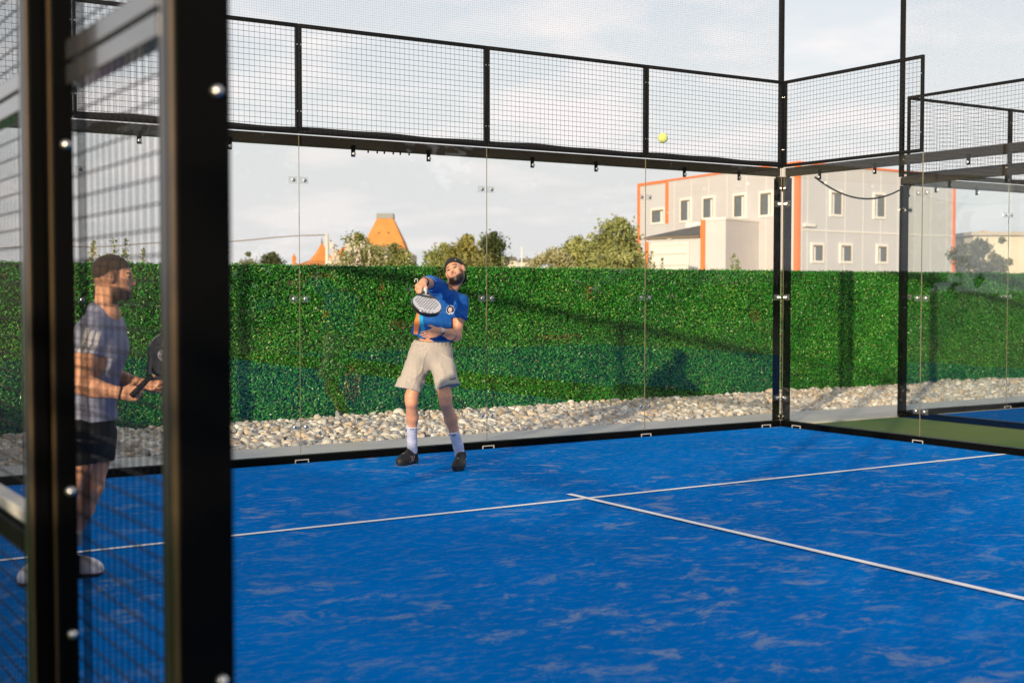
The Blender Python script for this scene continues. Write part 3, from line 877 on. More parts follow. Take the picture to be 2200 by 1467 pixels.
def limb(vol, pts, rs, k=0.025, g=0.0):
    for i in range(len(pts) - 1): vol.cone(pts[i], pts[i + 1], rs[i], rs[i + 1], k=k, g=g)
def lerp(a, b, t): return a + (b - a) * t
def bx(*pts, pad=0.2):
    A = np.array(pts); return A.min(0) - pad, A.max(0) + pad
def shoe(vol, heel, toe, sole_z, wid=0.047, up=0.07):
    f = toe - heel; f[2] = 0; L = np.linalg.norm(f); f /= L; s = np.cross(np.array([0, 0, 1.0]), f)
    B = np.array([f, s, [0, 0, 1.0]])
    h = heel.copy(); h[2] = sole_z + 0.004
    vol.cone(h + f * 0.06 + [0, 0, 0.10], h + f * 0.062 + [0, 0, 0.128], 0.046, 0.046, k=0.012)
    vol.cone(h + f * 0.115 + [0, 0, 0.085], h + f * 0.095 + [0, 0, 0.150], 0.038, 0.024, k=0.02)
    vol.cone(h + f * 0.018 + [0, 0, 0.09], h + f * 0.008 + [0, 0, 0.145], 0.022, 0.012, k=0.02)
    vol.ell(h + f * 0.045 + [0, 0, 0.035], (0.058, 0.038, 0.045), B, k=0.02)
    vol.ell(h + f * L * 0.55 + [0, 0, 0.045], (L * 0.38, 0.049, 0.062), B, k=0.03)
    vol.ell(h + f * (L - 0.068) + [0, 0, 0.032], (0.074, wid + 0.006, 0.048), B, k=0.025)
    vol.cone(h + f * 0.055 + [0, 0, 0.05], h + f * 0.058 + [0, 0, 0.105], 0.045, 0.045, k=0.015)
    vol.cone(h + f * 0.10 + [0, 0, 0.075], h + f * 0.085 + [0, 0, 0.118], 0.034, 0.026, k=0.02)
    vol.cone(h + f * 0.09 + [0, 0, 0.075], h + f * L * 0.6 + [0, 0, 0.050], 0.034, 0.030, k=0.02)
    vol.ell(h + f * 0.035 + [0, 0, 0.012], (0.045, 0.040, 0.020), B, k=0.012)
    vol.ell(h + f * (L - 0.10) + [0, 0, 0.012], (0.10, wid + 0.002, 0.020), B, k=0.012)
    return h, f, s, L

# ================================================================== player in blue
SKIN = np.array([0.62, 0.315, 0.195])
F1 = Fig(927, 11.45); P = F1.P
pel = P(926, 752, 11.48); chest = P(948, 672, 11.42); neckb = P(963, 631, 11.42)
shR = P(934, 612, 11.28); shL = P(990, 648, 11.46)
elR = P(913, 607, 11.02); wrR = P(910, 606, 10.80)
elL = P(981, 722, 11.40); wrL = P(945, 711, 11.20)
hipR = P(905, 765, 11.52); hipL = P(946, 765, 11.44)
knR = P(884, 864, 11.50); knL = P(957, 866, 11.32)
anR = P(879, 962, 11.66); anL = P(981, 972, 11.36)
def gr(u, v):
    x = (u - 1100) / FPX; y = -(v - 733.5) / FPX
    f = Vector((FW.x * math.cos(PITCH), FW.y * math.cos(PITCH), math.sin(PITCH))); r = f + RT * x + RT.cross(f) * y
    k = -CZ / r.z; return Vector((CX, CY, CZ)) + r * k
def L1(fig, w): w = w - fig.o; return np.array([w.dot(RT), w.dot(FW), w.z])
toeR = L1(F1, gr(855, 1001)); heR = toeR + np.array([0.150, 0.235, 0])
toeL = L1(F1, gr(981, 1013)); heL = toeL + np.array([0.035, 0.275, 0])
anR = heR + np.array([-0.035, -0.050, 0.12]); anL = heL + np.array([-0.006, -0.06, 0.12])
hc = P(978, 584, 11.34)
HB = head_basis(math.radians(24), math.radians(-19), math.radians(-12))
spine = nz(neckb - pel)
sh_ax = nz(shL - shR); fr = np.cross(sh_ax, spine); fr = nz(fr); fr = fr if fr[1] < 0 else -fr
sx_ = np.cross(spine, fr) ; TB = np.array([nz(sx_), fr, spine])
lo = np.min([toeR, toeL, heR, heL, hc, wrR, elL], 0) - 0.35; hi = np.max([toeR, toeL, heR, heL, hc, shL, elL], 0) + 0.22
lo[2] = -0.02; lo[1] = min(lo[1], wrR[1] - 0.28)
b1 = Vol(lo, hi, 0.0068)
def torso(v, g=0.0, k=0.05):
    v.ell(lerp(pel, neckb, 0.66), (0.160, 0.108, 0.185), TB, k=k, g=g)
    v.ell(lerp(pel, neckb, 0.28), (0.140, 0.098, 0.17), TB, k=k, g=g)
    v.cone(shR + TB[2] * -0.02 + TB[0] * 0.02, shL - TB[2] * 0.02 - TB[0] * 0.02, 0.062, 0.062, k=k, g=g)
torso(b1)
b1.ell(pel, (0.155, 0.11, 0.12), None, k=0.04)
limb(b1, [hipR, lerp(hipR, knR, 0.5), knR + [0, 0, 0.05], knR, lerp(knR, anR, 0.3) + [0.004, 0.02, 0], lerp(knR, anR, 0.75), anR], [0.080, 0.072, 0.056, 0.052, 0.054, 0.036, 0.033])
limb(b1, [hipL, lerp(hipL, knL, 0.5), knL + [0, 0, 0.05], knL, lerp(knL, anL, 0.3) + [0.004, 0.02, 0], lerp(knL, anL, 0.75), anL], [0.080, 0.072, 0.056, 0.052, 0.054, 0.036, 0.033])
for kn in (knR, knL):
    b1.ell(kn + [0, -0.030, 0.004], (0.030, 0.022, 0.033), None, k=0.02)
limb(b1, [shR, elR], [0.055, 0.045]); limb(b1, [elR, wrR], [0.045, 0.030])
limb(b1, [shL, lerp(shL, elL, .5), elL], [0.055, 0.049, 0.042]); limb(b1, [elL, lerp(elL, wrL, 0.35), wrL], [0.042, 0.045, 0.029])
# left hand lies across the belly, right hand hangs around the racket grip
hand(b1, wrL, P(905, 724, 11.12) - wrL, (0, 0, 1), (0, -1, 0), (0.35, 0.45, 0.3))
RAX = nz(P(924, 665, 10.62) - P(902, 624, 10.72))          # racket axis, grip to tip
GR0 = P(899, 617, 10.745)
wrR_dir = nz(np.array([-0.035, -0.05, -0.05]))
hand(b1, wrR, P(893, 622, 10.70) - wrR, (0.9, -0.1, 0.0), (-0.3, -0.6, 0.7), (0.9, 1.0, 0.7), sc=1.0)
nk = hc - HB[1] * 0.085 - HB[2] * 0.025
b1.cone(nk + HB[1] * 0.04, neckb, 0.056, 0.062, k=0.025)
b1.cone(neckb, lerp(neckb, shL, 0.6), 0.05, 0.045, k=0.03); b1.cone(neckb, lerp(neckb, shR, 0.6), 0.05, 0.045, k=0.03)
add_head(b1, hc, HB)
def head_col(V, c, B, col, beard=(0.016, 0.009, 0.006), stub=0.85, hair=None, mous=True, eyec=(0.03, 0.02, 0.018)):
    q = (V - c) @ B.T; r = np.linalg.norm(q, axis=1); near = r < 0.17
    x, y, z = q[:, 0], q[:, 1], q[:, 2]; ax = np.abs(x)
    def blend(m, cc):
        m = np.clip(m, 0, 1)[:, None] * near[:, None]; col[:] = col * (1 - m) + np.array(cc) * m
    ss = lambda e0, e1, v: np.clip((v - e0) / (e1 - e0), 0, 1)
    jaw = ss(-0.050, -0.070, y - 0.45 * np.maximum(ax - 0.028, 0)) * ss(-0.03, 0.0, z) * (r < 0.14)
    side = ss(0.052, 0.062, ax) * ss(0.0, -0.03, y) * ss(-0.012, 0.01, z) * ss(-0.12, -0.1, y)
    bd = np.maximum(jaw, side * stub)
    if mous: bd = np.maximum(bd, ss(0.03, 0.024, ax) * ss(-0.036, -0.040, y) * ss(-0.050, -0.046, y) * (z > 0.05) * 0.75)
    blend(bd, beard)
    blend(((ax < 0.021) & (y > -0.068) & (y < -0.050) & (z > 0.065)) * 0.85, (0.42, 0.16, 0.12))
    for sx in (-1, 1):
        e = np.exp(-(((x - sx * 0.031) / 0.0150) ** 2 + ((y - 0.010) / 0.0085) ** 2) ** 1.5) * (z > 0.04)
        blend(np.clip(e * 1.5, 0, 1), eyec)
        br = ss(0.008, 0.003, np.abs(y - 0.034 + 0.12 * (ax - 0.03))) * (ax > 0.014) * (ax < 0.050) * (x * sx > 0) * (z > 0.04)
        blend(br * 0.95, (0.025, 0.014, 0.010))
    blend(((ax < 0.010) & (y < -0.024) & (y > -0.034) & (z > 0.07)) * 0.6, (0.12, 0.05, 0.03))  # nose shading put into the skin colour
    blend(np.exp(-((ax - 0.079) / 0.02) ** 2 - ((y) / 0.04) ** 2) * (z < 0.01) * (z > -0.04) * 0.35, (0.60, 0.22, 0.14))
    if hair is not None: hair(x, y, z, blend, ss)
    return col
def col1(V):
    c = np.tile(SKIN, (len(V), 1))
    return head_col(V, hc, HB, c, hair=lambda x, y, z, bl, ss: bl(ss(-0.01, -0.03, z) * ss(-0.06, -0.03, y), (0.02, 0.012, 0.01)))
b1.obj('body', M_SKIN, F1.root, col1)
# cap worn backwards
cp = Vol(hc - 0.22, hc + 0.22, 0.005)
cp.ell(hc + HB[1] * 0.038 - HB[2] * 0.022, (0.087, 0.099, 0.108), HB, k=0)
cp.plane(hc + HB[1] * 0.052 + HB[2] * 0.035, -HB[1] * 0.86 + HB[2] * 0.50)
cp.ell(hc - HB[1] * 0.030 - HB[2] * 0.118, (0.055, 0.060, 0.014), HB, k=0.02)
cp.obj('cap', M_CAP, F1.root, smooth_it=1)
MB().disc(Vector(hc + HB[1] * 0.080 + HB[2] * 0.055 + HB[0] * 0.052), Vector(HB[2] * .6 + HB[1] * .5 + HB[0] * .5), 0.006, 0.004).build('cap_button', M_STEEL, F1.root)
# shirt
sv = Vol(np.min([pel, shR, shL, elL, neckb], 0) - 0.30, np.max([pel, shR, shL, elL, neckb], 0) + 0.24, 0.006)
torso(sv, g=0.017, k=0.06)
sv.ell(lerp(pel, neckb, 0.08), (0.150, 0.112, 0.12), TB, k=0.05, g=0.012)
sv.cone(P(928, 655, 11.42), P(908, 712, 11.44), 0.095, 0.098, k=0.05)
cutR = lerp(shR, elR, 0.62); cutL = lerp(shL, elL, 0.50)
sv.cone(shR, lerp(shR, elR, 0.95), 0.066, 0.072, k=0.04); sv.cone(shL, lerp(shL, elL, 0.62), 0.066, 0.073, k=0.04)
dR = nz(elR - shR); dL = nz(elL - shL)
sv.plane(cutR, dR, cutR - 0.13, cutR + 0.13)
bl_, bh_ = cutL + dL * 0.03 - [0.085, 0.14, 0.12], cutL + [0.14, 0.14, 0.04]
sv.plane(cutL, dL, [cutL[0] - 0.055, cutL[1] - 0.14, cutL[2] - 0.16], [cutL[0] + 0.15, cutL[1] + 0.14, cutL[2] + 0.05])
hemc = P(930, 731, 11.4); hemn = nz(np.array([-0.28, 0.0, -1.0]))
sv.plane(hemc, hemn)
sv.ell(neckb + [0, -0.035, 0.035], (0.070, 0.075, 0.055), np.array([[1, 0, 0], [0, 1, 0], [0, 0, 1.]]), k=0.012, sub=True)
def folds(X, Y, Z):
    a = 0.0042 * np.sin((Z * 0.9 + X * 0.55) * 46 + 2.2 * np.sin(X * 17) + Y * 9) * np.clip(1 - np.abs(Z - pel[2] - 0.14) / 0.20, 0, 1)
    b = 0.003 * np.sin((X * 1.1 - Z * 0.8) * 38 + 1.5 * np.sin(Z * 14))
    q = X * 0.75 + Z * 0.66 + 0.03 * np.sin(Z * 22 + X * 6); c = 0.009 * (1 - np.abs(np.sin(q * 31))) ** 3 * np.clip(1.2 - np.abs(Z - pel[2] - 0.20) / 0.22, 0, 1)
    q2 = X * 0.55 - Z * 0.83 + 0.02 * np.sin(X * 30); e = 0.007 * (1 - np.abs(np.sin(q2 * 27 + 1))) ** 3 * np.clip((Z - pel[2] - 0.22) / 0.1, 0, 1)
    return a + b - c - e
sv.noise(folds)
emb = P(967, 666, 11.3)
def colshirt(V):
    c = np.tile(np.array([0.010, 0.105, 0.400]), (len(V), 1)); fr_ = V[:, 1] < emb[1] + 0.16
    x = V[:, 0] - emb[0]; z = V[:, 2] - emb[2]; r = np.hypot(x / 0.85, z)
    def st(m, cc): c[m & fr_] = cc
    st(r < 0.042, (0.012, 0.012, 0.02)); st((r < 0.042) & (r > 0.037), (0.6, 0.62, 0.70))
    st((np.abs(z + 0.030 - 0.25 * x) < 0.006) & (r < 0.040), (0.75, 0.75, 0.78))
    st((r < 0.020), (0.72, 0.72, 0.76)); st((r < 0.013), (0.75, 0.22, 0.08)); st((np.hypot(x, z + 0.002) < 0.007), (0.80, 0.6, 0.5))
    # orange and light blue flash low on his right side
    o_ = P(895, 700, 11.3); xx = V[:, 0] - o_[0] - 0.10 * (V[:, 2] - o_[2]) * 0; zz2 = V[:, 2] - o_[2]
    w = 0.020 + 0.012 * np.sin(zz2 * 20)
    m1 = (xx < w) & (xx > -0.030) & (zz2 > -0.075) & (zz2 < 0.11)
    st(m1, (0.80, 0.26, 0.07))
    m2 = (np.abs(xx - 0.046 + 0.01 * np.sin(zz2 * 22)) < 0.018) & (zz2 > -0.05) & (zz2 < 0.10); st(m2, (0.02, 0.34, 0.62))
    o2 = P(916, 633, 11.2); st((np.abs(V[:, 0] - o2[0]) < 0.018) & (np.abs(V[:, 2] - o2[2]) < 0.016), (0.05, 0.42, 0.62))
    # pale breast panel
    o3 = P(930, 655, 11.3); m3 = (np.abs(V[:, 0] - o3[0] - 0.3 * (V[:, 2] - o3[2])) < 0.05) & (np.abs(V[:, 2] - o3[2]) < 0.06); c[m3 & fr_] = c[m3 & fr_] * 0.6 + np.array([0.06, 0.16, 0.40]) * 0.4
    hemd = (V - hemc) @ hemn; c[hemd > -0.018] *= 0.82
    return c
sv.obj('shirt', M_CLOTH, F1.root, colshirt)
# shorts
hemR = P(877, 836, 11.48); hemL = P(963, 832, 11.36)
qv = Vol(np.min([pel, hemR, hemL], 0) - 0.24, np.max([pel, hemR, hemL], 0) + 0.24, 0.006)
wst = P(928, 735, 11.46)
qv.ell(pel + [0, 0, 0.0], (0.178, 0.130, 0.15), None, k=0.05); qv.cone(wst, wst + [0, 0, -0.06], 0.148, 0.150, k=0.04)
qv.cone(hipR + [0, 0, 0.01], hemR + nz(hemR - hipR) * 0.05, 0.108, 0.112, k=0.05); qv.cone(hipL + [0, 0, 0.01], hemL + nz(hemL - hipL) * 0.05, 0.106, 0.106, k=0.05)
qv.cone(hemR + [0.02, 0, 0.06], hemR + [-0.03, 0.01, -0.02], 0.085, 0.092, k=0.03)
midx = (hemR[0] + hemL[0]) / 2
nR = nz(hemR - hipR + np.array([0.05, 0, 0])); nL = nz(hemL - hipL + np.array([0.0, 0, 0]))
qv.plane(hemR, nR, [hemR[0] - 0.3, -9, -1], [midx, 9, 2]); qv.plane(hemL, nL, [midx, -9, -1], [hemL[0] + 0.3, 9, 2])
qv.cone(P(918, 812, 11.5) + [0, -0.3, 0], P(918, 812, 11.5) + [0, 0.3, 0], 0.024, 0.024, k=0.03, sub=True)
qv.cone(P(919, 850, 11.5) + [0, -0.3, 0], P(919, 850, 11.5) + [0, 0.3, 0], 0.044, 0.044, k=0.02, sub=True)
qv.plane(wst + [0, 0, 0.012], nz(np.array([0.06, -0.05, 1.0])))
crz = pel[2] - 0.10
qv.noise(lambda X, Y, Z: -0.009 * (1 - np.abs(np.sin((np.arctan2(np.abs(X - pel[0]) + 0.02, crz - Z + 0.16) * 6.5 + 0.6 * np.sin(Z * 17 + X * 9))))) ** 4 * np.clip(1.3 - np.abs(Z - crz) / 0.20, 0, 1) - 0.005 * (1 - np.abs(np.sin(X * 38 + 1.5 * np.sin(Z * 13)))) ** 3 * np.clip((crz - Z) / 0.12, 0, 1))
qv.noise(lambda X, Y, Z: 0.0030 * np.sin((X * 1.0 + Z * 0.5) * 42 + 2 * np.sin(Z * 11) + Y * 25) * np.clip((pel[2] + 0.06 - Z) / 0.1, 0.2, 1) + 0.0012 * np.sin(X * 190) * np.clip((Z - wst[2] + 0.045) / 0.02, 0, 1) + 0.0030 * np.sin(Z * 50 + X * 30 + 2 * np.sin(X * 25) + Y * 35) * np.clip((wst[2] - Z) * 12, 0, 1))
def colshort(V):
    c = np.tile(np.array([0.42, 0.385, 0.34]), (len(V), 1))
    o_ = P(973, 815, 11.3); x = V[:, 0] - o_[0]; z = V[:, 2] - o_[2]
    m = (np.abs(z - 0.35 * np.abs(x + 0.012)) < 0.0045) & (x > -0.024) & (x < 0.030) & (V[:, 1] < hemL[1]); c[m] = (0.02, 0.02, 0.03)
    return c
qv.obj('shorts', M_CLOTH, F1.root, colshort)
# socks, shoes
for (an, kn, he, to, stop) in ((anR, knR, heR, toeR, P(878, 921, 11.6)), (anL, knL, heL, toeL, P(976, 931, 11.35))):
    ax_ = nz(an - kn); top = kn + ax_ * ((stop - kn) @ ax_)
    so = Vol(np.minimum(top, an) - 0.12, np.maximum(top, an) + 0.12, 0.005)
    so.cone(top - ax_ * 0.03, lerp(top, an, 0.6), 0.050, 0.044, k=0.02); so.cone(lerp(top, an, 0.6), an - [0, 0, 0.03], 0.044, 0.048, k=0.02)
    so.plane(top, -ax_)
    so.noise(lambda X, Y, Z: 0.0008 * np.sin(Z * 210 + 3 * np.sin(X * 30)) + 0.0009 * np.sin(Z * 90 + X * 40))
    def cs(V, top=top):
        c = np.tile(np.array([0.50, 0.56, 0.74]), (len(V), 1)); x = V[:, 0] - top[0]; z = V[:, 2] - top[2] + 0.035
        c[(np.abs(z - 0.3 * np.abs(x)) < 0.004) & (np.abs(x - 0.004) < 0.018) & (V[:, 1] < top[1])] = (0.02, 0.02, 0.03); return c
    so.obj('sock', M_CLOTH, F1.root, cs)
    sh = Vol(np.minimum(he, to) - [0.12, 0.12, 0.02], np.maximum(he, to) + [0.12, 0.12, 0.18], 0.005)
    h_, f_, s_, L_ = shoe(sh, he, to, 0.004)
    sh.plane(np.array([0, 0, 0.004]), (0, 0, -1))
    def csh(V, h_=h_, f_=f_, s_=s_, L_=L_):
        c = np.tile(np.array([0.008, 0.008, 0.008]), (len(V), 1)); q = V - h_; a = q @ f_; b = q @ s_; z = V[:, 2]
        c[z < 0.022] = (0.018, 0.018, 0.017)
        for bb in (a - 0.115 - (z - 0.04) * 0.9, a - 0.135 + (z - 0.04) * 0.5, a - 0.10 + (z - .04) * .3):
            c[(np.abs(bb) < 0.0045) & (z > 0.026) & (z < 0.078) & (b > 0.02)] = (0.62, 0.36, 0.22)
        c[(np.hypot(a - 0.20, b) < 0.007) & (z > 0.05)] = (0.6, 0.55, 0.4)
        lc = (np.abs(np.sin((a - 0.09) * 150)) < 0.25) & (np.abs(b) < 0.022) & (a > 0.09) & (a < 0.19) & (z > 0.05); c[lc] = (0.03, 0.03, 0.03)
        return c
    sh.obj('shoe', M_SHOE, F1.root, csh)
# watch on the left wrist, bands on the right
def band(parent, c, ax_, r, w, m, name):
    a = nz(ax_); MB().tube([Vector(c - a * w / 2), Vector(c - a * w * 0.4), Vector(c + a * w * 0.4), Vector(c + a * w / 2)], [r * 0.96, r, r, r * 0.96], 22).build(name, m, parent, smooth=True)
ax_ = nz(elL - wrL)
w_ = Vector(wrL + ax_ * 0.018)
band(F1.root, np.array(w_), ax_, 0.0345, 0.020, M_RUBBER, 'watch_strap')
wn_ = Vector((0.35, -0.9, 0.25)).normalized()
wc = w_ + wn_ * 0.031
wt = MB().disc(wc, wn_, 0.020, 0.010, 20).build('watch', M_STEEL, F1.root)
MB().disc(wc + wn_ * 0.0101, wn_, 0.014, 0.001, 20).build('watch_face', mat('watch_dial', (0.5, 0.5, 0.48), 0.2), wt)
ax_ = nz(elR - wrR)
band(F1.root, wrR + ax_ * 0.045, ax_, 0.040, 0.022, M_RUBBER, 'wristband'); band(F1.root, wrR + ax_ * 0.075, ax_, 0.043, 0.012, M_RUBBER, 'wristband')
pts = [P(894 + 3.4 * math.cos(t) , 604 - 5 * math.sin(t), 10.76) for t in np.linspace(-0.8, 3.6, 12)]
MB().tube([Vector(p) for p in pts], 0.0035, 6).build('wrist_cord', mat('pale_cord', (0.6, 0.6, 0.58), 0.6), F1.root, smooth=True)
tag(F1.root, 'person in blue shirt and grey shorts with backwards black cap, looking up', 'person')

# ------------------------------------------------------------------ rackets
def racket(name, M, face_m, rim_m, hole_pat, label, logo=None, grip_m=None, text=None):
    """M: frame with x across, y = axis from butt to tip, z = face normal"""
    r = empty(name); r.matrix_world = M
    out = []
    n = 44
    for i in range(n):
        t = 2 * math.pi * i / n; x = 0.128 * math.sin(t); y = 0.318 - 0.140 * math.cos(t)
        if math.cos(t) > 0: x *= (1 - 0.30 * math.cos(t) ** 2)
        out.append((x, y))
    def ext(poly, z0, z1, mi, b):
        n = len(poly); V = [(x, y, z0) for x, y in poly] + [(x, y, z1) for x, y in poly]
        F = [tuple(range(n))[::-1], tuple(range(n, 2 * n))] + [(i, (i + 1) % n, n + (i + 1) % n, n + i) for i in range(n)]
        b.add(V, F, mi)
    b = MB(); c = (0, 0.318)
    def sc(k): return [(x * k, c[1] + (y - c[1]) * k) for x, y in out]
    # rounded rim
    lv = [(-0.019, 0.965), (-0.014, 0.99), (0, 1.0), (0.014, 0.99), (0.019, 0.965)]
    V = []; F = []
    for z, k in lv: V += [(x, y, z) for x, y in sc(k)]
    for j in range(len(lv) - 1):
        for i in range(n): F.append((j * n + i, j * n + (i + 1) % n, (j + 1) * n + (i + 1) % n, (j + 1) * n + i))
    b.add(V, F, 0)
    ring = sc(0.965); inn = sc(0.93)
    for z, fl in ((-0.019, 1), (0.019, 0)):
        V = [(x, y, z) for x, y in ring] + [(x, y, z) for x, y in inn]
        b.add(V, [((i, n + i, n + (i + 1) % n, (i + 1) % n) if fl else (i, (i + 1) % n, n + (i + 1) % n, n + i)) for i in range(n)], 0)
    b.build('rim', rim_m, r, smooth=False)
    b = MB(); ext(sc(0.935), -0.0185, 0.0185, 0, b); b.build('face', face_m, r)
    for z, nn in ((0.0187, 1), (-0.0187, -1)):
        b = MB()
        for x, y in hole_pat:
            b.tube([(x, y, z), (x, y, z + nn * 0.0006)], 0.0066, 10)
        b.build('hole', M_RUBBER, r)
    b = MB()
    for sx in (-1, 1): b.bar((sx * 0.012, 0.145, 0), (sx * 0.062, 0.215, 0), 0.016, 0.034, up=(0, 0, 1))
    b.bar((-0.03, 0.200, 0), (0.03, 0.200, 0), 0.016, 0.030)
    b.build('throat', rim_m, r, bevel=0.003)
    g = MB().tube([(0, 0.0, 0), (0, 0.01, 0), (0, 0.14, 0), (0, 0.155, 0)], [0.017, 0.0155, 0.0145, 0.012], 12)
    gr_ = g.build('grip', grip_m or M_RUBBER, r, smooth=True)
    if logo: logo(r)
    tag(r, label, 'racket')
    return r
M_SILVER = mat('silver_racket_face', (0.52, 0.54, 0.60), 0.35, spec=0.6, var=0.06, vscale=20)
M_RBLACK = mat('black_racket', (0.012, 0.012, 0.013), 0.25, coat=0.5)
hp = []
for j in range(9):
    for i in range(10):
        x = (i - 4.5) * 0.0230 + (0.0115 if j % 2 else 0); y = 0.235 + j * 0.0225
        if (x / 0.098) ** 2 + ((y - 0.312) / 0.088) ** 2 < 1: hp.append((x, y))
def frame(o, xa, ya, za, fig):
    R = Matrix((Vector(xa), Vector(ya), Vector(za))).transposed().to_4x4()
    base = Matrix.Translation(fig.o) @ Matrix.Rotation(-YAW, 4, 'Z')
    return base @ Matrix.Translation(Vector(o)) @ R
# racket of the player in blue: hangs from the hand, face turned to the camera and up
tip = P(927, 681, 10.50); ctr = P(916, 656, 10.55)
ya = nz(np.array([0.09, -0.80, -0.56])); xa0 = np.array([0.95, 0.05, -0.32]); xa = nz(xa0 - ya * (xa0 @ ya)); za = np.cross(xa, ya)
if za[1] > 0: xa = -xa; za = np.cross(xa, ya)
org = ctr - ya * 0.318
M1 = frame(org, xa, ya, za, F1)
def logo1(r):
    b = MB()
    b.add([(-0.100, 0.232, 0.0192), (0.095, 0.232, 0.0192), (0.070, 0.200, 0.0192), (-0.070, 0.200, 0.0192)], [(0, 1, 2, 3)])
    b.build('black_stripe', M_RBLACK, r)
    for s_, (x0, y0) in enumerate(((-0.05, 0.432), (-0.02, 0.434), (0.01, 0.434), (0.035, 0.432))):
        MB().box((x0, y0 - 0.006, 0.0189), (x0 + 0.014, y0 + 0.004, 0.0194)).build('lettering', M_RBLACK, r)
racket('racket', M1, M_SILVER, M_RBLACK, hp, 'silver faced padel racket held by the player in blue', logo1, mat('white_grip', (0.6, 0.6, 0.58), 0.6))

# ------------------------------------------------------------------ ball
bp_ = at(1424, 297, 10.6)
bm = MB(); sp = []
segs, rings = 28, 16
V = [(0, 0, 1)]; F = []
for j in range(1, rings):
    for i in range(segs):
        a = math.pi * j / rings; t = 2 * math.pi * i / segs; V.append((math.sin(a) * math.cos(t), math.sin(a) * math.sin(t), math.cos(a)))
V.append((0, 0, -1))
for i in range(segs): F.append((0, 1 + i, 1 + (i + 1) % segs))
for j in range(rings - 2):
    for i in range(segs):
        a = 1 + j * segs + i; b_ = 1 + j * segs + (i + 1) % segs; F.append((a, a + segs, b_ + segs, b_))
n_ = len(V) - 1
for i in range(segs): F.append((n_, 1 + (rings - 2) * segs + (i + 1) % segs, 1 + (rings - 2) * segs + i))
bm.add(np.array(V) * 0.041, F)
ball = empty('ball', bp_)
bm.build('felt', mat('yellow_felt', (0.58, 0.68, 0.20), 0.95, spec=0.1, bump=0.6, bscale=300), ball, smooth=True)
pts = []
for i in range(61):
    t = 2 * math.pi * i / 60; a, b__ = 0.44, 0.44
    x = a * math.cos(t) + b__ * 0.5 * math.cos(3 * t); y = a * math.sin(t) - b__ * 0.5 * math.sin(3 * t); z = 2 * math.sqrt(a * b__ * 0.5) * math.sin(2 * t)
    q = Vector((x, y, z)).normalized() * 0.0412; pts.append(q)
MB().tube(pts, 0.0012, 5).build('seam', mat('pale_seam', (0.7, 0.72, 0.6), 0.8), ball)
tag(ball, 'yellow green ball flying in front of the mesh near the corner', 'ball')

# ================================================================== player in grey, behind the near posts
F2 = Fig(195, 6.95); P = F2.P
SK2 = np.array([0.62, 0.31, 0.18])
pel = P(192, 925, 6.98); chest = P(212, 780, 6.95); neckb = P(232, 674, 6.95)
shR = P(194, 706, 6.80); shL = P(240, 702, 7.13)
elR = P(176, 828, 6.74); wrR = P(262, 845, 6.76)
elL = P(240, 812, 7.20); wrL = P(312, 826, 7.02)
f1 = L1(F2, gr(47, 1262)); f2 = L1(F2, gr(222, 1236))
heA = f1 + np.array([-0.0, 0.28, 0]); toA = f1; toA[0] += 0.0; heA[0] += 0.03
toB = f2; heB = f2 + np.array([-0.275, -0.03, 0])
anA = heA + np.array([0, -0.07, 0.11]); anB = heB + np.array([0.06, 0.0, 0.11])
hipA = P(180, 938, 6.90); hipB = P(205, 938, 7.08)
knA = lerp(hipA, anA, 0.5) + [0.06, -0.10, 0.02]; knB = P(200, 1045, 7.03)
hc = P(248, 598, 6.93)
HB = head_basis(0, math.radians(4), 0, face=(0.985, 0.17, 0))
spine = nz(neckb - pel); sh_ax = nz(shL - shR); fr = nz(np.cross(sh_ax, spine)); fr = fr if fr[0] > 0 else -fr
TB = np.array([nz(np.cross(spine, fr)), fr, spine])
A_ = [pel, neckb, shR, shL, elR, wrR, elL, wrL, f1, f2, heA, heB, hc]
lo = np.min(A_, 0) - 0.25; hi = np.max(A_, 0) + 0.22; lo[2] = -0.02
b2 = Vol(lo, hi, 0.0055)
def torso2(v, g=0.0, k=0.05):
    v.ell(lerp(pel, neckb, 0.68), (0.165, 0.112, 0.190), TB, k=k, g=g); v.ell(lerp(pel, neckb, 0.28), (0.145, 0.100, 0.18), TB, k=k, g=g)
    v.cone(shR - TB[2] * 0.02, shL - TB[2] * 0.02, 0.060, 0.060, k=k, g=g)
torso2(b2); b2.ell(pel, (0.12, 0.16, 0.12), None, k=0.04)
limb(b2, [hipA, lerp(hipA, knA, .5), knA, lerp(knA, anA, .3), lerp(knA, anA, .75), anA], [0.09, 0.078, 0.054, 0.055, 0.038, 0.037])
limb(b2, [hipB, lerp(hipB, knB, .5), knB, lerp(knB, anB, .3), lerp(knB, anB, .75), anB], [0.09, 0.078, 0.054, 0.055, 0.038, 0.037])
limb(b2, [shR, lerp(shR, elR, .5), elR], [0.056, 0.052, 0.043]); limb(b2, [elR, lerp(elR, wrR, .3), wrR], [0.043, 0.047, 0.030])
limb(b2, [shL, lerp(shL, elL, .5), elL], [0.056, 0.052, 0.043]); limb(b2, [elL, lerp(elL, wrL, .3), wrL], [0.043, 0.046, 0.029])
hand(b2, wrR, np.array([1.0, 0.1, -0.02]), (0.2, 0.2, 1.0), (0, -1, 0.1), (1.2, 1.3, 0.8), sc=0.95)
hand(b2, wrL, np.array([1.0, -0.15, -0.12]), (0.2, 0.1, 1.0), (0.0, 0.7, -0.6), (0.5, 0.8, 0.6), sc=0.95)
nk = hc - HB[1] * 0.085 - HB[2] * 0.045
b2.cone(nk + HB[1] * 0.05, neckb + [-0.01, 0, 0], 0.054, 0.060, k=0.025)
b2.cone(neckb, lerp(neckb, shL, 0.6), 0.055, 0.045, k=0.03); b2.cone(neckb, lerp(neckb, shR, 0.6), 0.055, 0.045, k=0.03)
add_head(b2, hc, HB)
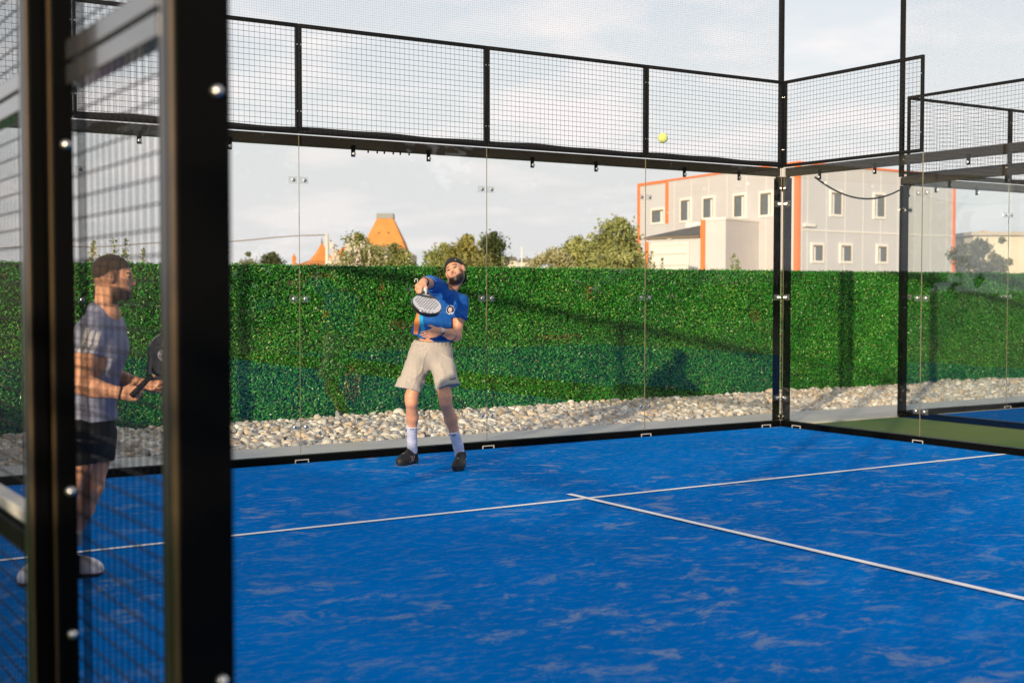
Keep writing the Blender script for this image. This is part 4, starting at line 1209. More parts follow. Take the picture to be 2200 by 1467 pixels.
def hair2(x, y, z, bl, ss):
    ax = np.abs(x)
    top = ss(0.045, 0.062, y) * ss(0.085, 0.070, z - 0.25 * (y - 0.06))
    back = ss(0.030, 0.015, z) * ss(0.000, 0.034, y + 0.25 * z)
    side = ss(0.022, 0.014, np.abs(z - 0.012)) * ss(-0.02, 0.02, y) * (ax > 0.05)
    bl(np.maximum(np.maximum(top, back), side * 0.8), (0.025, 0.013, 0.008))
    bl(ss(-0.055, 0.020, y) * ss(0.030, 0.010, z) * 0.80, (0.13, 0.065, 0.035))
b2.obj('body', M_SKIN, F2.root, lambda V: head_col(V, hc, HB, np.tile(SK2, (len(V), 1)), hair=hair2, stub=0.30, beard=(0.03, 0.016, 0.010)))
hr = Vol(hc - 0.17, hc + 0.17, 0.004)
hr.ell(hc + HB[1] * 0.036 - HB[2] * 0.026, (0.0785, 0.0915, 0.0985), HB, k=0)
hr.plane(hc + HB[1] * 0.032, -HB[1] * 0.92 + HB[2] * 0.42)
hr.plane(hc + HB[2] * 0.058 + HB[1] * 0.05, HB[2] * 0.9 - HB[1] * 0.35)
hr.noise(lambda X, Y, Z: 0.0022 * np.sin(X * 260 + 2 * np.sin(Z * 90)) * np.sin(Z * 210 + Y * 150))
hr.obj('hair', mat('short_brown_hair', (0.040, 0.021, 0.012), 0.65, var=0.4, vscale=150, bump=0.6, bscale=400), F2.root)
sv = Vol(np.min([pel, shR, shL, elR, elL, neckb], 0) - 0.22, np.max([pel, shR, shL, neckb], 0) + 0.22, 0.0055)
torso2(sv, g=0.017, k=0.06); sv.ell(pel + spine * 0.05, (0.155, 0.120, 0.14), TB, k=0.05, g=0.008)
for a_, b_ in ((shR, elR), (shL, elL)):
    sv.cone(a_, lerp(a_, b_, 0.60), 0.064, 0.074, k=0.04); sv.cone(neckb + [-0.035, 0, -0.005], lerp(neckb, a_, 0.8), 0.070, 0.058, k=0.04)
for a_, b_ in ((shR, elR),):
    c_ = lerp(a_, b_, 0.46); d_ = nz(b_ - a_)
    sv.plane(c_, d_, [c_[0] - 0.2, c_[1] - 0.2, c_[2] - 0.2], [c_[0] + 0.2, c_[1] + 0.062, c_[2] + 0.06])
hem2 = P(200, 905, 6.95); sv.plane(hem2, (0.05, 0, -1))
sv.ell(neckb + [0.030, 0, 0.045], (0.080, 0.068, 0.058), None, k=0.010, sub=True)
sv.noise(lambda X, Y, Z: 0.0045 * np.sin((Z * 0.9 - X * 0.7) * 42 + 2.0 * np.sin(X * 15 + Y * 9)) * np.clip(1.2 - np.abs(Z - pel[2] - 0.15) / 0.2, 0.25, 1) + 0.0025 * np.sin(X * 40 + Z * 28))
st0 = P(195, 728, 6.72)
def cols2(V):
    c = np.tile(np.array([0.23, 0.25, 0.35]), (len(V), 1))
    u = V[:, 0] - st0[0]; z = V[:, 2] - st0[2]; front = V[:, 1] < shR[1] - 0.04
    for i in range(3):
        cx = 0.030 * i - 0.034 + (z) * 0.32
        m = (np.abs(u - cx) < 0.0095) & (z < 0.055 - 0.008 * i) & (z > -0.085 - 0.004 * i) & front
        c[m] = (0.62, 0.60, 0.60)
    return c
sv.obj('shirt', M_CLOTH, F2.root, cols2)
qv = Vol(np.min([pel, knA, knB], 0) - 0.24, np.max([pel, knA, knB], 0) + 0.24, 0.0065)
qv.ell(pel, (0.135, 0.18, 0.15), None, k=0.05)
for a_, b_ in ((hipA, knA), (hipB, knB)):
    e_ = lerp(a_, b_, 0.72); qv.cone(a_, e_, 0.112, 0.100, k=0.05)
qv.plane(P(200, 992, 6.95), (-0.05, 0, -1)); qv.plane(hem2 + [0, 0, 0.02], (0, 0, 1))
qv.noise(lambda X, Y, Z: 0.004 * np.sin(X * 45 + Z * 20))
qv.obj('shorts', M_CLOTH, F2.root, flat=(0.010, 0.010, 0.012))
for (an, kn, he, to) in ((anA, knA, heA, toA), (anB, knB, heB, toB)):
    so = Vol(an - [0.12, 0.12, 0.10], an + [0.12, 0.12, 0.14], 0.006); ax_ = nz(kn - an)
    so.cone(an - [0, 0, 0.03], an + ax_ * 0.06, 0.046, 0.042, k=0.01); so.plane(an + ax_ * 0.055, ax_)
    so.obj('sock', M_CLOTH, F2.root, flat=(0.6, 0.6, 0.62))
    sh = Vol(np.minimum(he, to) - [0.12, 0.12, 0.02], np.maximum(he, to) + [0.12, 0.12, 0.18], 0.005)
    h_, f_, s_, L_ = shoe(sh, he.copy(), to.copy(), 0.004); sh.plane(np.array([0, 0, 0.004]), (0, 0, -1))
    def csh(V, h_=h_, f_=f_, s_=s_, L_=L_):
        c = np.tile(np.array([0.80, 0.76, 0.78]), (len(V), 1)); q = V - h_; a = q @ f_; b = np.abs(q @ s_); z = V[:, 2]
        c[z < 0.020] = (0.05, 0.05, 0.06); c[(z >= 0.02) & (z < 0.026)] = (0.55, 0.20, 0.13)
        for bb in (a - 0.12 - (z - 0.04) * 0.8, a - 0.145 + (z - 0.04) * 0.5):
            c[(np.abs(bb) < 0.004) & (z > 0.03) & (z < 0.075) & (b > 0.02)] = (0.05, 0.05, 0.06)
        c[(np.abs(np.sin((a - 0.09) * 140)) < 0.25) & (b < 0.022) & (a > 0.09) & (a < 0.19) & (z > 0.05)] = (0.25, 0.24, 0.26)
        return c
    sh.obj('shoe', M_SHOE, F2.root, csh)
ax_ = nz(wrR - elR); band(F2.root, wrR - ax_ * 0.004, ax_, 0.036, 0.013, M_RUBBER, 'wristband')
tag(F2.root, 'person in grey shirt and black shorts between the near black posts', 'person')
# wrist loop and the black racket
pts = [P(258 + 8 * math.sin(t), 868 - 14 * math.cos(t), 6.76) for t in np.linspace(0, 2 * math.pi, 20)]
ya = nz(np.array([0.48, 0.62, 0.62])); za0 = np.array([0.60, -0.76, 0.25]); za = nz(za0 - ya * (za0 @ ya)); xa = np.cross(ya, za)
org2 = P(283, 850, 6.72)
M2 = frame(org2, xa, ya, za, F2)
hp2 = []
M_GREYLOGO = mat('grey_print', (0.42, 0.40, 0.42), 0.4)
def logo2(r):
    for (cx, cy) in ((-0.055, 0.34), (0.0, 0.37), (0.045, 0.31), (-0.03, 0.28)):
        b = MB().tube([(cx, cy, 0.0187), (cx, cy, 0.0191)], 0.034, 22); b.build('emblem', M_GREYLOGO, r)
    b = MB()
    for (cx, cy) in ((-0.055, 0.34), (0.0, 0.37), (0.045, 0.31), (-0.03, 0.28)):
        b.tube([(cx, cy, 0.0192), (cx, cy, 0.0196)], 0.013, 14)
        for k in range(6):
            t = k * math.pi / 3; b.tube([(cx + 0.024 * math.cos(t), cy + 0.024 * math.sin(t), 0.0192), (cx + 0.024 * math.cos(t), cy + 0.024 * math.sin(t), 0.0195)], 0.0042, 8)
    b.build('emblem_dots', M_RUBBER, r)
hp2 = [(x, y) for x, y in hp if abs(x) > 0.09 or y > 0.41][:6]
rk = racket('racket', M2, M_RBLACK, M_RBLACK, hp2, 'black padel racket with a grey dotted emblem held by the player in grey', logo2)
MB().tube([rk.matrix_world.inverted() @ (F2.o + RT * p[0] + FW * p[1] + Vector((0, 0, p[2]))) for p in pts], 0.003, 6).build('wrist_loop', M_RUBBER, rk, smooth=True)

# ------------------------------------------------------------------ background: grey and orange building
M_CLAD = mat('grey_cladding', (0.52, 0.53, 0.56), 0.6, var=0.04, vscale=0.8)
M_CLADW = mat('beige_cladding', (0.52, 0.51, 0.53), 0.6, var=0.04, vscale=0.8)
M_ORANGE = mat('orange_trim', (0.78, 0.19, 0.05), 0.5)
M_WFRAME = mat('white_window_frame', (0.72, 0.71, 0.68), 0.5)
M_WGLASS = mat('window_glass', (0.10, 0.12, 0.13), 0.08, spec=0.9)
M_BROWN = mat('window_reveal', (0.18, 0.14, 0.10), 0.6)
M_ROOFG = mat('dark_roof_sheet', (0.10, 0.10, 0.095), 0.7, var=0.2, vscale=1.5)
M_DOOR = mat('white_garage_door', (0.66, 0.64, 0.61), 0.5)
def LD(l, d, z=0): 
    w = Vector((CX, CY, 0)) + RT * l + FW * d; return Vector((w.x, w.y, z))
class Wall:
    """a wall from a to b (lateral, depth); local x along, outwards towards the camera"""
    def __init__(s, a, b):
        s.a = LD(*a); s.b = LD(*b); s.d = (s.b - s.a).normalized(); s.L = (s.b - s.a).length
        s.n = Vector((s.d.y, -s.d.x, 0))
        if s.n.dot(FW) > 0: s.n = -s.n
    def slab(s, mb, x0, x1, z0, z1, o0, o1, mi=0):
        V = []
        for z in (z0, z1):
            for x, o in ((x0, o0), (x1, o0), (x1, o1), (x0, o1)):
                p = s.a + s.d * x + s.n * o; V.append((p.x, p.y, z))
        mb.add(V, [(3, 2, 1, 0), (4, 5, 6, 7), (0, 1, 5, 4), (1, 2, 6, 5), (2, 3, 7, 6), (3, 0, 4, 7)], mi)
def bpart(name, m, parent, w, boxes, root):
    b = MB()
    for q in boxes: w.slab(b, *q)
    b.v = [v - np.array(root) for v in b.v]
    return b.build(name, m, parent)
C0 = (12.09, 55.0); CL = (7.61, 64.2); CR = (20.93, 61.5)
CLL = (12.09 - 4.48 * 1.258, 55 + 9.2 * 1.258)
broot = tuple(LD(*C0)); B = empty('building', broot)
wl_, wr_ = Wall(C0, CL), Wall(C0, CR); wll = Wall(CL, CLL)
H0 = 6.98
bpart('wall', M_CLADW, B, wl_, [(0.02, wl_.L, -0.1, H0, -0.3, 0)], broot)
bpart('wall', M_CLAD, B, wr_, [(0.0, wr_.L, -0.1, H0, -0.3, 0)], broot)
bpart('wall', M_CLAD, B, wll, [(0, wll.L, -0.1, 6.98, -0.3, 0)], broot)
rb = MB()
pts4 = [LD(*C0), LD(*CL), LD(CL[0] + 8.84, CL[1] + 6.5), LD(*CR)]
rb.add([(p.x - broot[0], p.y - broot[1], H0 - 0.05) for p in pts4], [(0, 1, 2, 3)]); rb.build('roof', M_ROOFG, B)
for w, n_ in ((wl_, 7), (wr_, 9)):
    bpart('cladding_seam', M_WFRAME, B, w, [(w.L * (i + 0.5) / n_ - 0.012, w.L * (i + 0.5) / n_ + 0.012, 0, H0 - 0.1, 0.0, 0.006) for i in range(n_)], broot)
bpart('ledge', M_WFRAME, B, wr_, [(0.15, wr_.L - 0.1, 4.12, 4.18, 0.007, 0.03)], broot)
bpart('trim', M_ORANGE, B, wl_, [(-0.06, 0.20, -0.1, H0 + 0.06, 0.008, 0.06), (0.2, wl_.L, H0 - 0.03, H0 + 0.06, 0.008, 0.05), (wl_.L - 0.22, wl_.L, 4.9, H0 - 0.06, 0.008, 0.06)], broot)
bpart('trim', M_ORANGE, B, wr_, [(0.0, 0.10, -0.1, H0 + 0.06, 0.008, 0.06), (0.1, wr_.L, H0 - 0.03, H0 + 0.06, 0.008, 0.05), (wr_.L - 0.18, wr_.L, -0.1, H0 - 0.06, 0.008, 0.06)], broot)
bpart('trim', M_ORANGE, B, wll, [(0.0, wll.L, 6.9, 7.04, 0.008, 0.06), (wll.L - 0.2, wll.L, 2.5, 6.9, 0.008, 0.06)], broot)
def wpos(w, u):
    """distance along wall w seen at column u"""
    k = (u - 1100) / FPX; a = w.a - Vector((CX, CY, 0)); l0, d0 = a.dot(RT), a.dot(FW); dl, dd = w.d.dot(RT), w.d.dot(FW)
    x = (k * d0 - l0) / (dl - k * dd); return x, d0 + dd * x
def zat(v, d): return CZ + (733.5 - v) / FPX * d * math.cos(PITCH) + math.sin(PITCH) * d
def window(w, u0, u1, v0, v1, par, root, plane=0.0):
    xs = sorted([wpos(w, u0)[0], wpos(w, u1)[0]]); dm = wpos(w, (u0 + u1) / 2)[1]
    z1, z0 = zat(v0, dm), zat(v1, dm); x0, x1 = xs; t = 0.11; o = plane
    fr_ = bpart('window', M_WFRAME, par, w, [(x0 - t, x0, z0 - t, z1 + t, o + 0.002, o + 0.05), (x1, x1 + t, z0 - t, z1 + t, o + 0.002, o + 0.05), (x0, x1, z1, z1 + t, o + 0.002, o + 0.05), (x0, x1, z0 - t, z0, o + 0.002, o + 0.05)], root)
    bpart('pane', M_WGLASS, fr_, w, [(x0, x1, z0, z1, o + 0.002, o + 0.012)], root)
    bpart('reveal', M_BROWN, fr_, w, [(x0, x1, z1 - 0.07, z1 - 0.001, o + 0.013, o + 0.04), (x0, x0 + 0.05, z0, z1 - 0.07, o + 0.013, o + 0.04), (x1 - 0.05, x1, z0, z1 - 0.07, o + 0.013, o + 0.04)], root)
    bpart('curtain', M_WFRAME, fr_, w, [(x0 + 0.05 + (x1 - x0) * 0.02, x0 + (x1 - x0) * 0.30, z0, z1 - 0.07, o + 0.013, o + 0.02)], root)
for u0, u1, v0, v1 in ((1463, 1482, 431, 474), (1511, 1532, 427, 468), (1577, 1599, 421, 466), (1633, 1656, 416, 462)): window(wl_, u0, u1, v0, v1, B, broot)
for u0, u1, v0, v1 in ((1783, 1804, 415, 461), (1876, 1896, 420, 466), (1744, 1765, 527, 560), (1805, 1826, 528, 561), (1884, 1902, 530, 562)): window(wr_, u0, u1, v0, v1, B, broot)
window(wll, 1401, 1426, 452, 478, B, broot)
bpart('lamp', M_WFRAME, B, wr_, [(0.30, 0.95, 4.30, 4.42, 0.01, 0.16)], broot)
tag(B, 'grey two storey industrial building with orange edge trim and small windows', 'building')
# garage annex in front of the left wing
d1 = 56.0
ga = ((1388 - 1100) / FPX * (d1 + 2.2), d1 + 2.2); gb = ((1506 - 1100) / FPX * d1, d1)
wg = Wall(ga, gb); groot = tuple(LD(*ga)); G = empty('garage', groot)
zt = zat(508, d1 + 1)
bpart('wall', M_CLAD, G, wg, [(0, wg.L - 0.01, -0.1, zt, -3.6, 0)], groot)
rf = MB(); zr = zat(484, d1 + 3)
pa = [wg.a + wg.n * 0.15, wg.b + wg.n * 0.15, wg.b - wg.n * 2.4, wg.a - wg.n * 2.4 + wg.d * 1.2]
rf.add([(pa[0].x - groot[0], pa[0].y - groot[1], zt + 0.0), (pa[1].x - groot[0], pa[1].y - groot[1], zt + 0.0), (pa[2].x - groot[0], pa[2].y - groot[1], zr), (pa[3].x - groot[0], pa[3].y - groot[1], zr)], [(0, 1, 2, 3)])
rfo = rf.build('roof', M_ROOFG, G); md = rfo.modifiers.new('solid', 'SOLIDIFY'); md.thickness = 0.06
bpart('gutter', M_BROWN, G, wg, [(-0.05, wg.L - 0.02, zt - 0.10, zt - 0.01, 0.01, 0.16)], groot)
bpart('parapet', M_WFRAME, G, wg, [(0.3, wg.L - 0.05, zr - 0.1, zr + 0.14, -2.62, -2.45)], groot)
bpart('trim', M_ORANGE, G, wg, [(wg.L - 0.002, wg.L + 0.22, -0.1, zat(472, d1), -0.3, 0.07), (-0.04, 0.14, -0.1, zt - 0.2, 0.012, 0.06)], groot)
dx0, dx1 = wpos(wg, 1405)[0], wpos(wg, 1478)[0]; dz = zat(527, d1 + 1)
gd = bpart('garage_door', M_DOOR, G, wg, [(dx0, dx1, 0, dz, 0.002, 0.05), (dx0 - 0.1, dx0 - 0.002, 0, dz + 0.1, 0.002, 0.09), (dx1 + 0.002, dx1 + 0.1, 0, dz + 0.1, 0.002, 0.09), (dx0 - 0.001, dx1 + 0.001, dz + 0.002, dz + 0.1, 0.002, 0.09)], groot)
bpart('door_seam', M_BROWN, gd, wg, [(dx0 + 0.02, dx1 - 0.02, dz - 0.40, dz - 0.38, 0.051, 0.056), (dx0 + 0.02, dx1 - 0.02, dz - 0.9, dz - 0.88, 0.051, 0.056)], groot)
bpart('lamp', M_WFRAME, G, wg, [((dx0 + dx1) / 2 - 0.12, (dx0 + dx1) / 2 + 0.12, dz + 0.25, dz + 0.37, 0.002, 0.14)], groot)
tag(G, 'low grey garage with dark sloping roof and white door in front of the grey building', 'garage')
# beige side building between garage and corner
ha = ((1510 - 1100) / FPX * 55.9, 55.9); hb = ((1558 - 1100) / FPX * 55.2, 55.2)
wh = Wall(ha, hb); hroot = tuple(LD(*ha)); Hh = empty('annex', hroot)
bpart('wall', M_CLADW, Hh, wh, [(0.0, wh.L, -0.1, zat(473, 55.5), -3.0, 0)], hroot)
bpart('coping', M_WFRAME, Hh, wh, [(-0.02, wh.L + 0.04, zat(473, 55.5) + 0.001, zat(473, 55.5) + 0.09, -3.0, 0.05)], hroot)
tag(Hh, 'beige flat topped annex between the garage and the grey building', 'annex')

# ------------------------------------------------------------------ orange towers far away
M_TILE = mat('orange_roof_tiles', (0.60, 0.23, 0.055), 0.75, var=0.12, vscale=1.5, bump=0.4, bscale=8)
M_PLASTER = mat('pale_plaster', (0.55, 0.50, 0.42), 0.85, var=0.1, vscale=0.6)
def frustum(parent, levels, m, name, rot=0.6):
    """levels: (half width, z)"""
    b = MB(); V = []
    for h_, z in levels:
        for k in range(4):
            t = rot + math.pi / 4 + k * math.pi / 2; V.append((h_ * math.sqrt(2) * math.cos(t), h_ * math.sqrt(2) * math.sin(t), z))
    F = []
    for j in range(len(levels) - 1):
        for k in range(4): F.append((j * 4 + k, j * 4 + (k + 1) % 4, j * 4 + 4 + (k + 1) % 4, j * 4 + 4 + k))
    F.append(tuple(range(4))[::-1]); e = (len(levels) - 1) * 4; F.append((e, e + 1, e + 2, e + 3))
    b.add(V, F); return b.build(name, m, parent)
D = 130.0
g = at(829, 600, D); T = empty('tower_house', (g.x, g.y, 0))
pxm = D / FPX
frustum(T, [(62 * pxm, -0.1), (62 * pxm, zat(548, D))], M_PLASTER, 'wall', rot=-YAW)
frustum(T, [(60 * pxm, zat(548, D) + 0.01), (47 * pxm, zat(540, D)), (40 * pxm, zat(520, D)), (17 * pxm, zat(471, D))], M_TILE, 'roof', rot=-YAW)
frustum(T, [(18 * pxm, zat(471, D) + 0.01), (17.5 * pxm, zat(460, D))], mat('grey_louvre', (0.22, 0.24, 0.24), 0.6), 'louvre_cap', rot=-YAW)
for u in (817, 838):
    p = at(u, 503, D) - Vector((g.x, g.y, 0)) - FW * 30 * pxm
    MB().box((p.x - 0.12, p.y - 0.12, p.z - 0.14), (p.x + 0.12, p.y + 0.12, p.z + 0.14)).build('window', M_BROWN, T)
tag(T, 'tall flat topped orange tile roof tower with a grey louvre cap', 'tower')
D = 120.0; pxm = D / FPX
g = at(692, 600, D); T = empty('pavilion', (g.x, g.y, 0))
frustum(T, [(48 * pxm, -0.1), (48 * pxm, zat(572, D))], M_PLASTER, 'wall', rot=-YAW + 0.5)
frustum(T, [(52 * pxm, zat(572, D) + 0.01), (22 * pxm, zat(560, D)), (11 * pxm, zat(545, D)), (1.2 * pxm, zat(523, D))], M_TILE, 'roof', rot=-YAW + 0.5)
MB().tube([(0, 0, zat(524, D)), (0, 0, zat(517, D)), (0, 0, zat(511, D))], [0.11, 0.06, 0.02], 8).build('finial', M_BROWN, T)
tag(T, 'small orange pavilion roof rising to a pointed finial', 'pavilion')
g = at(740, 600, 125); T = empty('house', (g.x, g.y, 0)); pxm = 125 / FPX
frustum(T, [(26 * pxm, -0.1), (26 * pxm, zat(560, 125))], M_PLASTER, 'wall', rot=-YAW)
b = MB(); W = 30 * pxm; z0_, z1_ = zat(560, 125) + .01, zat(531, 125)
b.prism([(-W, z0_), (W, z0_), (W * 0.35, z1_), (W * 0.05, z1_)], -W, W, M=Matrix.Rotation(-YAW, 4, 'Z')); b.build('roof', M_TILE, T)
tag(T, 'orange tiled roof of a house between the pointed pavilion and the flat topped tower', 'house')
g = at(632, 600, 118); o = MB(); pxm = 118 / FPX
o.box((-3.4 * pxm, -3.4 * pxm, 0), (3.4 * pxm, 3.4 * pxm, zat(550, 118))); o.box((-1.2 * pxm, -1.2 * pxm, zat(550, 118) + .002), (1.2 * pxm, 1.2 * pxm, zat(545, 118)))
o = o.build('chimney', M_TILE); o.location = (g.x, g.y, 0); tag(o, 'small orange chimney just above the hedge left of the pointed roof', 'chimney')
# utility pole and its wire
g = at(703, 600, 62); T = empty('utility_pole', (g.x, g.y, 0))
MB().tube([(0, 0, 0), (0, 0, zat(503, 62))], [0.11, 0.08], 10).build('pole', mat('concrete_pole', (0.58, 0.54, 0.48), 0.8), T, smooth=True)
MB().box((0.10, -0.1, zat(535, 62)), (0.30, 0.1, zat(520, 62))).build('meter_box', M_WFRAME, T)
MB().tube([(0.16, 0, zat(516, 62)), (0.35, 0, zat(526, 62)), (0.55, 0, zat(529, 62))], 0.03, 6).build('bracket', M_BROWN, T)
tag(T, 'pale utility pole standing behind the hedge beside the pointed roof', 'pole')
pa, pb = at(703, 505, 62), at(-260, 533, 70)
pts = []
for i in range(40):
    t = i / 39; v = pa.lerp(pb, t); v.z -= 0.35 * (1 - (2 * t - 1) ** 2) * 0.6 - 0.05 * math.sin(t * 23); pts.append(v - pa)
o = MB().tube(pts, 0.028, 6).build('overhead_cable', M_BROWN, smooth=True); o.location = pa; tag(o, 'thin overhead cable running left from the utility pole', 'cable')
# far roofs
for (u, d, w, v, lab) in ((1093, 150, 18, 553, 'distant dark roofed house left of the thin mast'), (1128, 160, 14, 556, 'distant low house right of the thin mast')):
    g = at(u, 600, d); pxm = d / FPX; T = empty('distant_house', (g.x, g.y, 0), -YAW)
    MB().box((-w * pxm, -2, 0), (w * pxm, 2, zat(v + 8, d))).build('wall', M_PLASTER, T)
    MB().prism([(-w * pxm * 1.1, zat(v + 8, d) + .01), (w * pxm * 1.1, zat(v + 8, d) + .01), (w * pxm * 0.8, zat(v, d)), (-w * pxm * 0.8, zat(v, d))], -2.3, 2.3).build('roof', M_ROOFG, T)
    tag(T, lab, 'house', 'distant low houses')
g = at(1121, 600, 140); o = MB().tube([(0, 0, 0), (0, 0, zat(531, 140))], 0.07, 6).build('mast', M_WFRAME); o.location = (g.x, g.y, 0); tag(o, 'thin pale mast far behind the hedge', 'mast')
# house at the right edge
g = at(2125, 600, 72); pxm = 72 / FPX; T = empty('house', (g.x, g.y, 0), -YAW)
MB().box((-76 * pxm, -3, -0.1), (66 * pxm, 3, zat(512, 72))).build('wall', mat('cream_plaster', (0.62, 0.56, 0.46), 0.85, var=0.08), T)
MB().box((-84 * pxm, -3.3, zat(512, 72) + .01), (72 * pxm, 3.3, zat(504, 72))).build('roof', mat('faded_roof', (0.42, 0.37, 0.31), 0.8, var=0.15), T)
MB().box((-18 * pxm, -0.3, zat(504, 72) + .01), (-8 * pxm, 0.3, zat(497, 72))).build('chimney', M_TILE, T)
MB().box((50 * pxm, -5.2, -0.1), (120 * pxm, -3.35, zat(540, 72))).build('brick_wall', mat('red_brick', (0.30, 0.15, 0.09), 0.85, var=0.2, vscale=4), T)
tag(T, 'cream house with a flat roof edge behind bushes at the right edge', 'house')

# ------------------------------------------------------------------ trees and tall weeds behind the hedge
M_TLEAF = mat('foliage', (0, 0, 0), 0.6, spec=0.3, attr=True, trans=0.25)
M_BARK = mat('bark', (0.10, 0.075, 0.05), 0.9, var=0.3, vscale=10)
def tree(name, u, d, hw, v_top, v_bot, c1, c2, label, n=3500, leaf=0.16, grp='trees beyond the hedge', clumps=14, tall=1.0, trunk=True, seed=0, cat='tree', plume=None):
    rg = np.random.default_rng(seed + int(u))
    n = int(n * 1.7); leaf *= 0.85; clumps = int(clumps * 1.6)
    g = at(u, 600, d); pxm = d / FPX; W = hw * pxm; zt = zat(v_top, d); zb = max(zat(v_bot, d), 0.2) if trunk else 0.1
    r = empty(name, (g.x, g.y, 0))
    cl = []
    for i in range(clumps):
        a = rg.uniform(0, 2 * math.pi); rr = math.sqrt(rg.uniform(0, 1)) * 0.72
        hz = rg.uniform(0.05, 0.86) ** (1.0 if trunk else 0.5); rr *= (1 - (0.45 if trunk else 0.2) * hz ** 2) * 1.15
        s_ = rg.uniform(0.24, 0.46) * (1 - 0.2 * hz); s_ = min(s_, 0.30 * (zt - zb) / W) if not trunk else max(s_, 0.17 * (zt - zb) / W)
        cl.append((rr * W * math.cos(a), rr * W * math.sin(a), zb + (zt - zb) * hz, s_ * W))
    cl.append((0.1 * W, 0, zt - 0.24 * W * tall, min(0.26 * W, 0.3 * (zt - zb))))
    if trunk:
        b = MB(); b.tube([(0, 0, -0.1), (0.02 * W, 0, zb * 0.6 + 0.2), (0.03 * W, 0.02 * W, zb + (zt - zb) * 0.35), (0, 0, zb + (zt - zb) * 0.7)], [0.05 * W + .05, 0.04 * W + .04, 0.03 * W + .02, 0.01 * W + .01], 8)
        for c_ in cl[:9]: b.tube([(0.02 * W, 0, zb + (zt - zb) * 0.15), (c_[0] * 0.5, c_[1] * 0.5, (zb + c_[2]) / 2), c_[:3]], [0.022 * W + .01, 0.014 * W + .01, 0.005], 6)
        b.build('trunk', M_BARK, r, smooth=True)
    Cs = []; sh = []
    per = n // len(cl)
    for c_ in cl:
        p = rg.normal(size=(per, 3)); p /= np.linalg.norm(p, axis=1)[:, None]; rad = c_[3] * (rg.uniform(0.05, 1.0, per) ** 0.5)[:, None] * (1 + 0.25 * rg.normal(size=(per, 1)))
        q = p * rad * np.array([1, 1, 0.85]); Cs.append(q + np.array(c_[:3])); sh.append(np.full(per, rg.uniform(0, 1)))
    C = np.concatenate(Cs); s_ = np.clip(np.concatenate(sh) * 0.6 + rg.uniform(0, 0.5, len(C)), 0, 1)[:, None]
    C[:, 2] = np.maximum(C[:, 2], 0.05)
    V, F = leaf_quads(C, leaf, np.array([0, 0, 0.5]), rg, asp=0.55)
    col = np.array(c1) * (1 - s_) + np.array(c2) * s_
    np_mesh('crown' if trunk else 'foliage', V, F, M_TLEAF, r, fcol=col)
    if plume:
        Ps = []
        for k in range(plume):
            a = rg.uniform(0, 2 * math.pi); rr = math.sqrt(rg.uniform(0, 1)) * 0.9; x, y = rr * W * math.cos(a), rr * W * math.sin(a); top = zb + (zt - zb) * rg.uniform(0.65, 1.15) * (1 - 0.2 * rr)
            m_ = 60; t = rg.uniform(0, 1, m_); Ps.append(np.stack([x + rg.normal(size=m_) * 0.05 * (1.2 - t), y + rg.normal(size=m_) * 0.05 * (1.2 - t), top - (1 - t) * 0.75], 1))
        V, F = leaf_quads(np.concatenate(Ps), 0.07, np.array([0, 0, 0.5]), rg, asp=0.7)
        np_mesh('flower_plume', V, F, mat('pale_plume', (0.74, 0.69, 0.58), 0.8, trans=0.2), r)
    tag(r, label, cat, grp); return r
OL1, OL2 = (0.20, 0.23, 0.06), (0.50, 0.51, 0.20)
DK1, DK2 = (0.04, 0.06, 0.02), (0.11, 0.14, 0.04)
tree('tree', 1325, 46, 62, 466, 640, OL1, OL2, 'tallest yellow green tree, touching the left end of the grey building', 7500, 0.17, clumps=24)
tree('tree', 1238, 48, 52, 508, 640, OL1, OL2, 'low yellow green tree left of the tallest tree', 5200, 0.17, clumps=18)
tree('shrub', 1180, 40, 55, 533, 610, (0.22, 0.23, 0.09), (0.52, 0.49, 0.28), 'low pale shrub at the foot of the yellow green trees', 4200, 0.13, clumps=16, trunk=False, cat='shrub', grp='shrubs beyond the hedge')
tree('shrub', 1330, 38, 60, 535, 610, OL1, OL2, 'olive shrub under the tallest yellow green tree', 4200, 0.13, clumps=16, trunk=False, cat='shrub', grp='shrubs beyond the hedge')
tree('tree', 1000, 62, 48, 503, 640, (0.15, 0.15, 0.03), (0.38, 0.35, 0.10), 'round yellow green tree right above the cap of the player in blue', 6500, 0.20, clumps=22)
tree('tree', 950, 66, 30, 522, 640, OL1, OL2, 'smaller olive tree left of the round yellow green tree', 3400, 0.20, clumps=12)
tree('tree', 1060, 80, 24, 498, 640, DK1, DK2, 'narrow dark green tree right of the round yellow green one', 4200, 0.22, clumps=14)
tree('tree', 585, 90, 24, 541, 640, (0.05, 0.07, 0.03), (0.12, 0.14, 0.05), 'small dark round tree at the left above the hedge', 2800, 0.22, clumps=12)
tree('tree', 532, 95, 20, 541, 640, OL1, (0.20, 0.21, 0.09), 'small olive tree leftmost above the hedge', 2200, 0.22, clumps=10)
tree('tree', 768, 52, 38, 500, 640, (0.12, 0.15, 0.04), (0.30, 0.31, 0.10), 'dark olive tree in front of the orange tower', 4600, 0.15, clumps=18)
tree('tree', 845, 50, 34, 522, 640, (0.14, 0.16, 0.04), (0.34, 0.34, 0.12), 'low olive tree at the foot of the orange tower', 3600, 0.14, clumps=14)
tree('shrub', 775, 34, 75, 518, 600, (0.20, 0.22, 0.07), (0.46, 0.45, 0.22), 'wide shrub with pale flower plumes above the hedge', 5200, 0.09, clumps=22, trunk=False, cat='shrub', grp='shrubs beyond the hedge', plume=150)
tree('shrub', 868, 30, 55, 540, 600, (0.12, 0.15, 0.03), (0.36, 0.36, 0.12), 'low yellow green shrub right of the flowering shrub', 3600, 0.08, clumps=16, trunk=False, cat='shrub', grp='shrubs beyond the hedge')
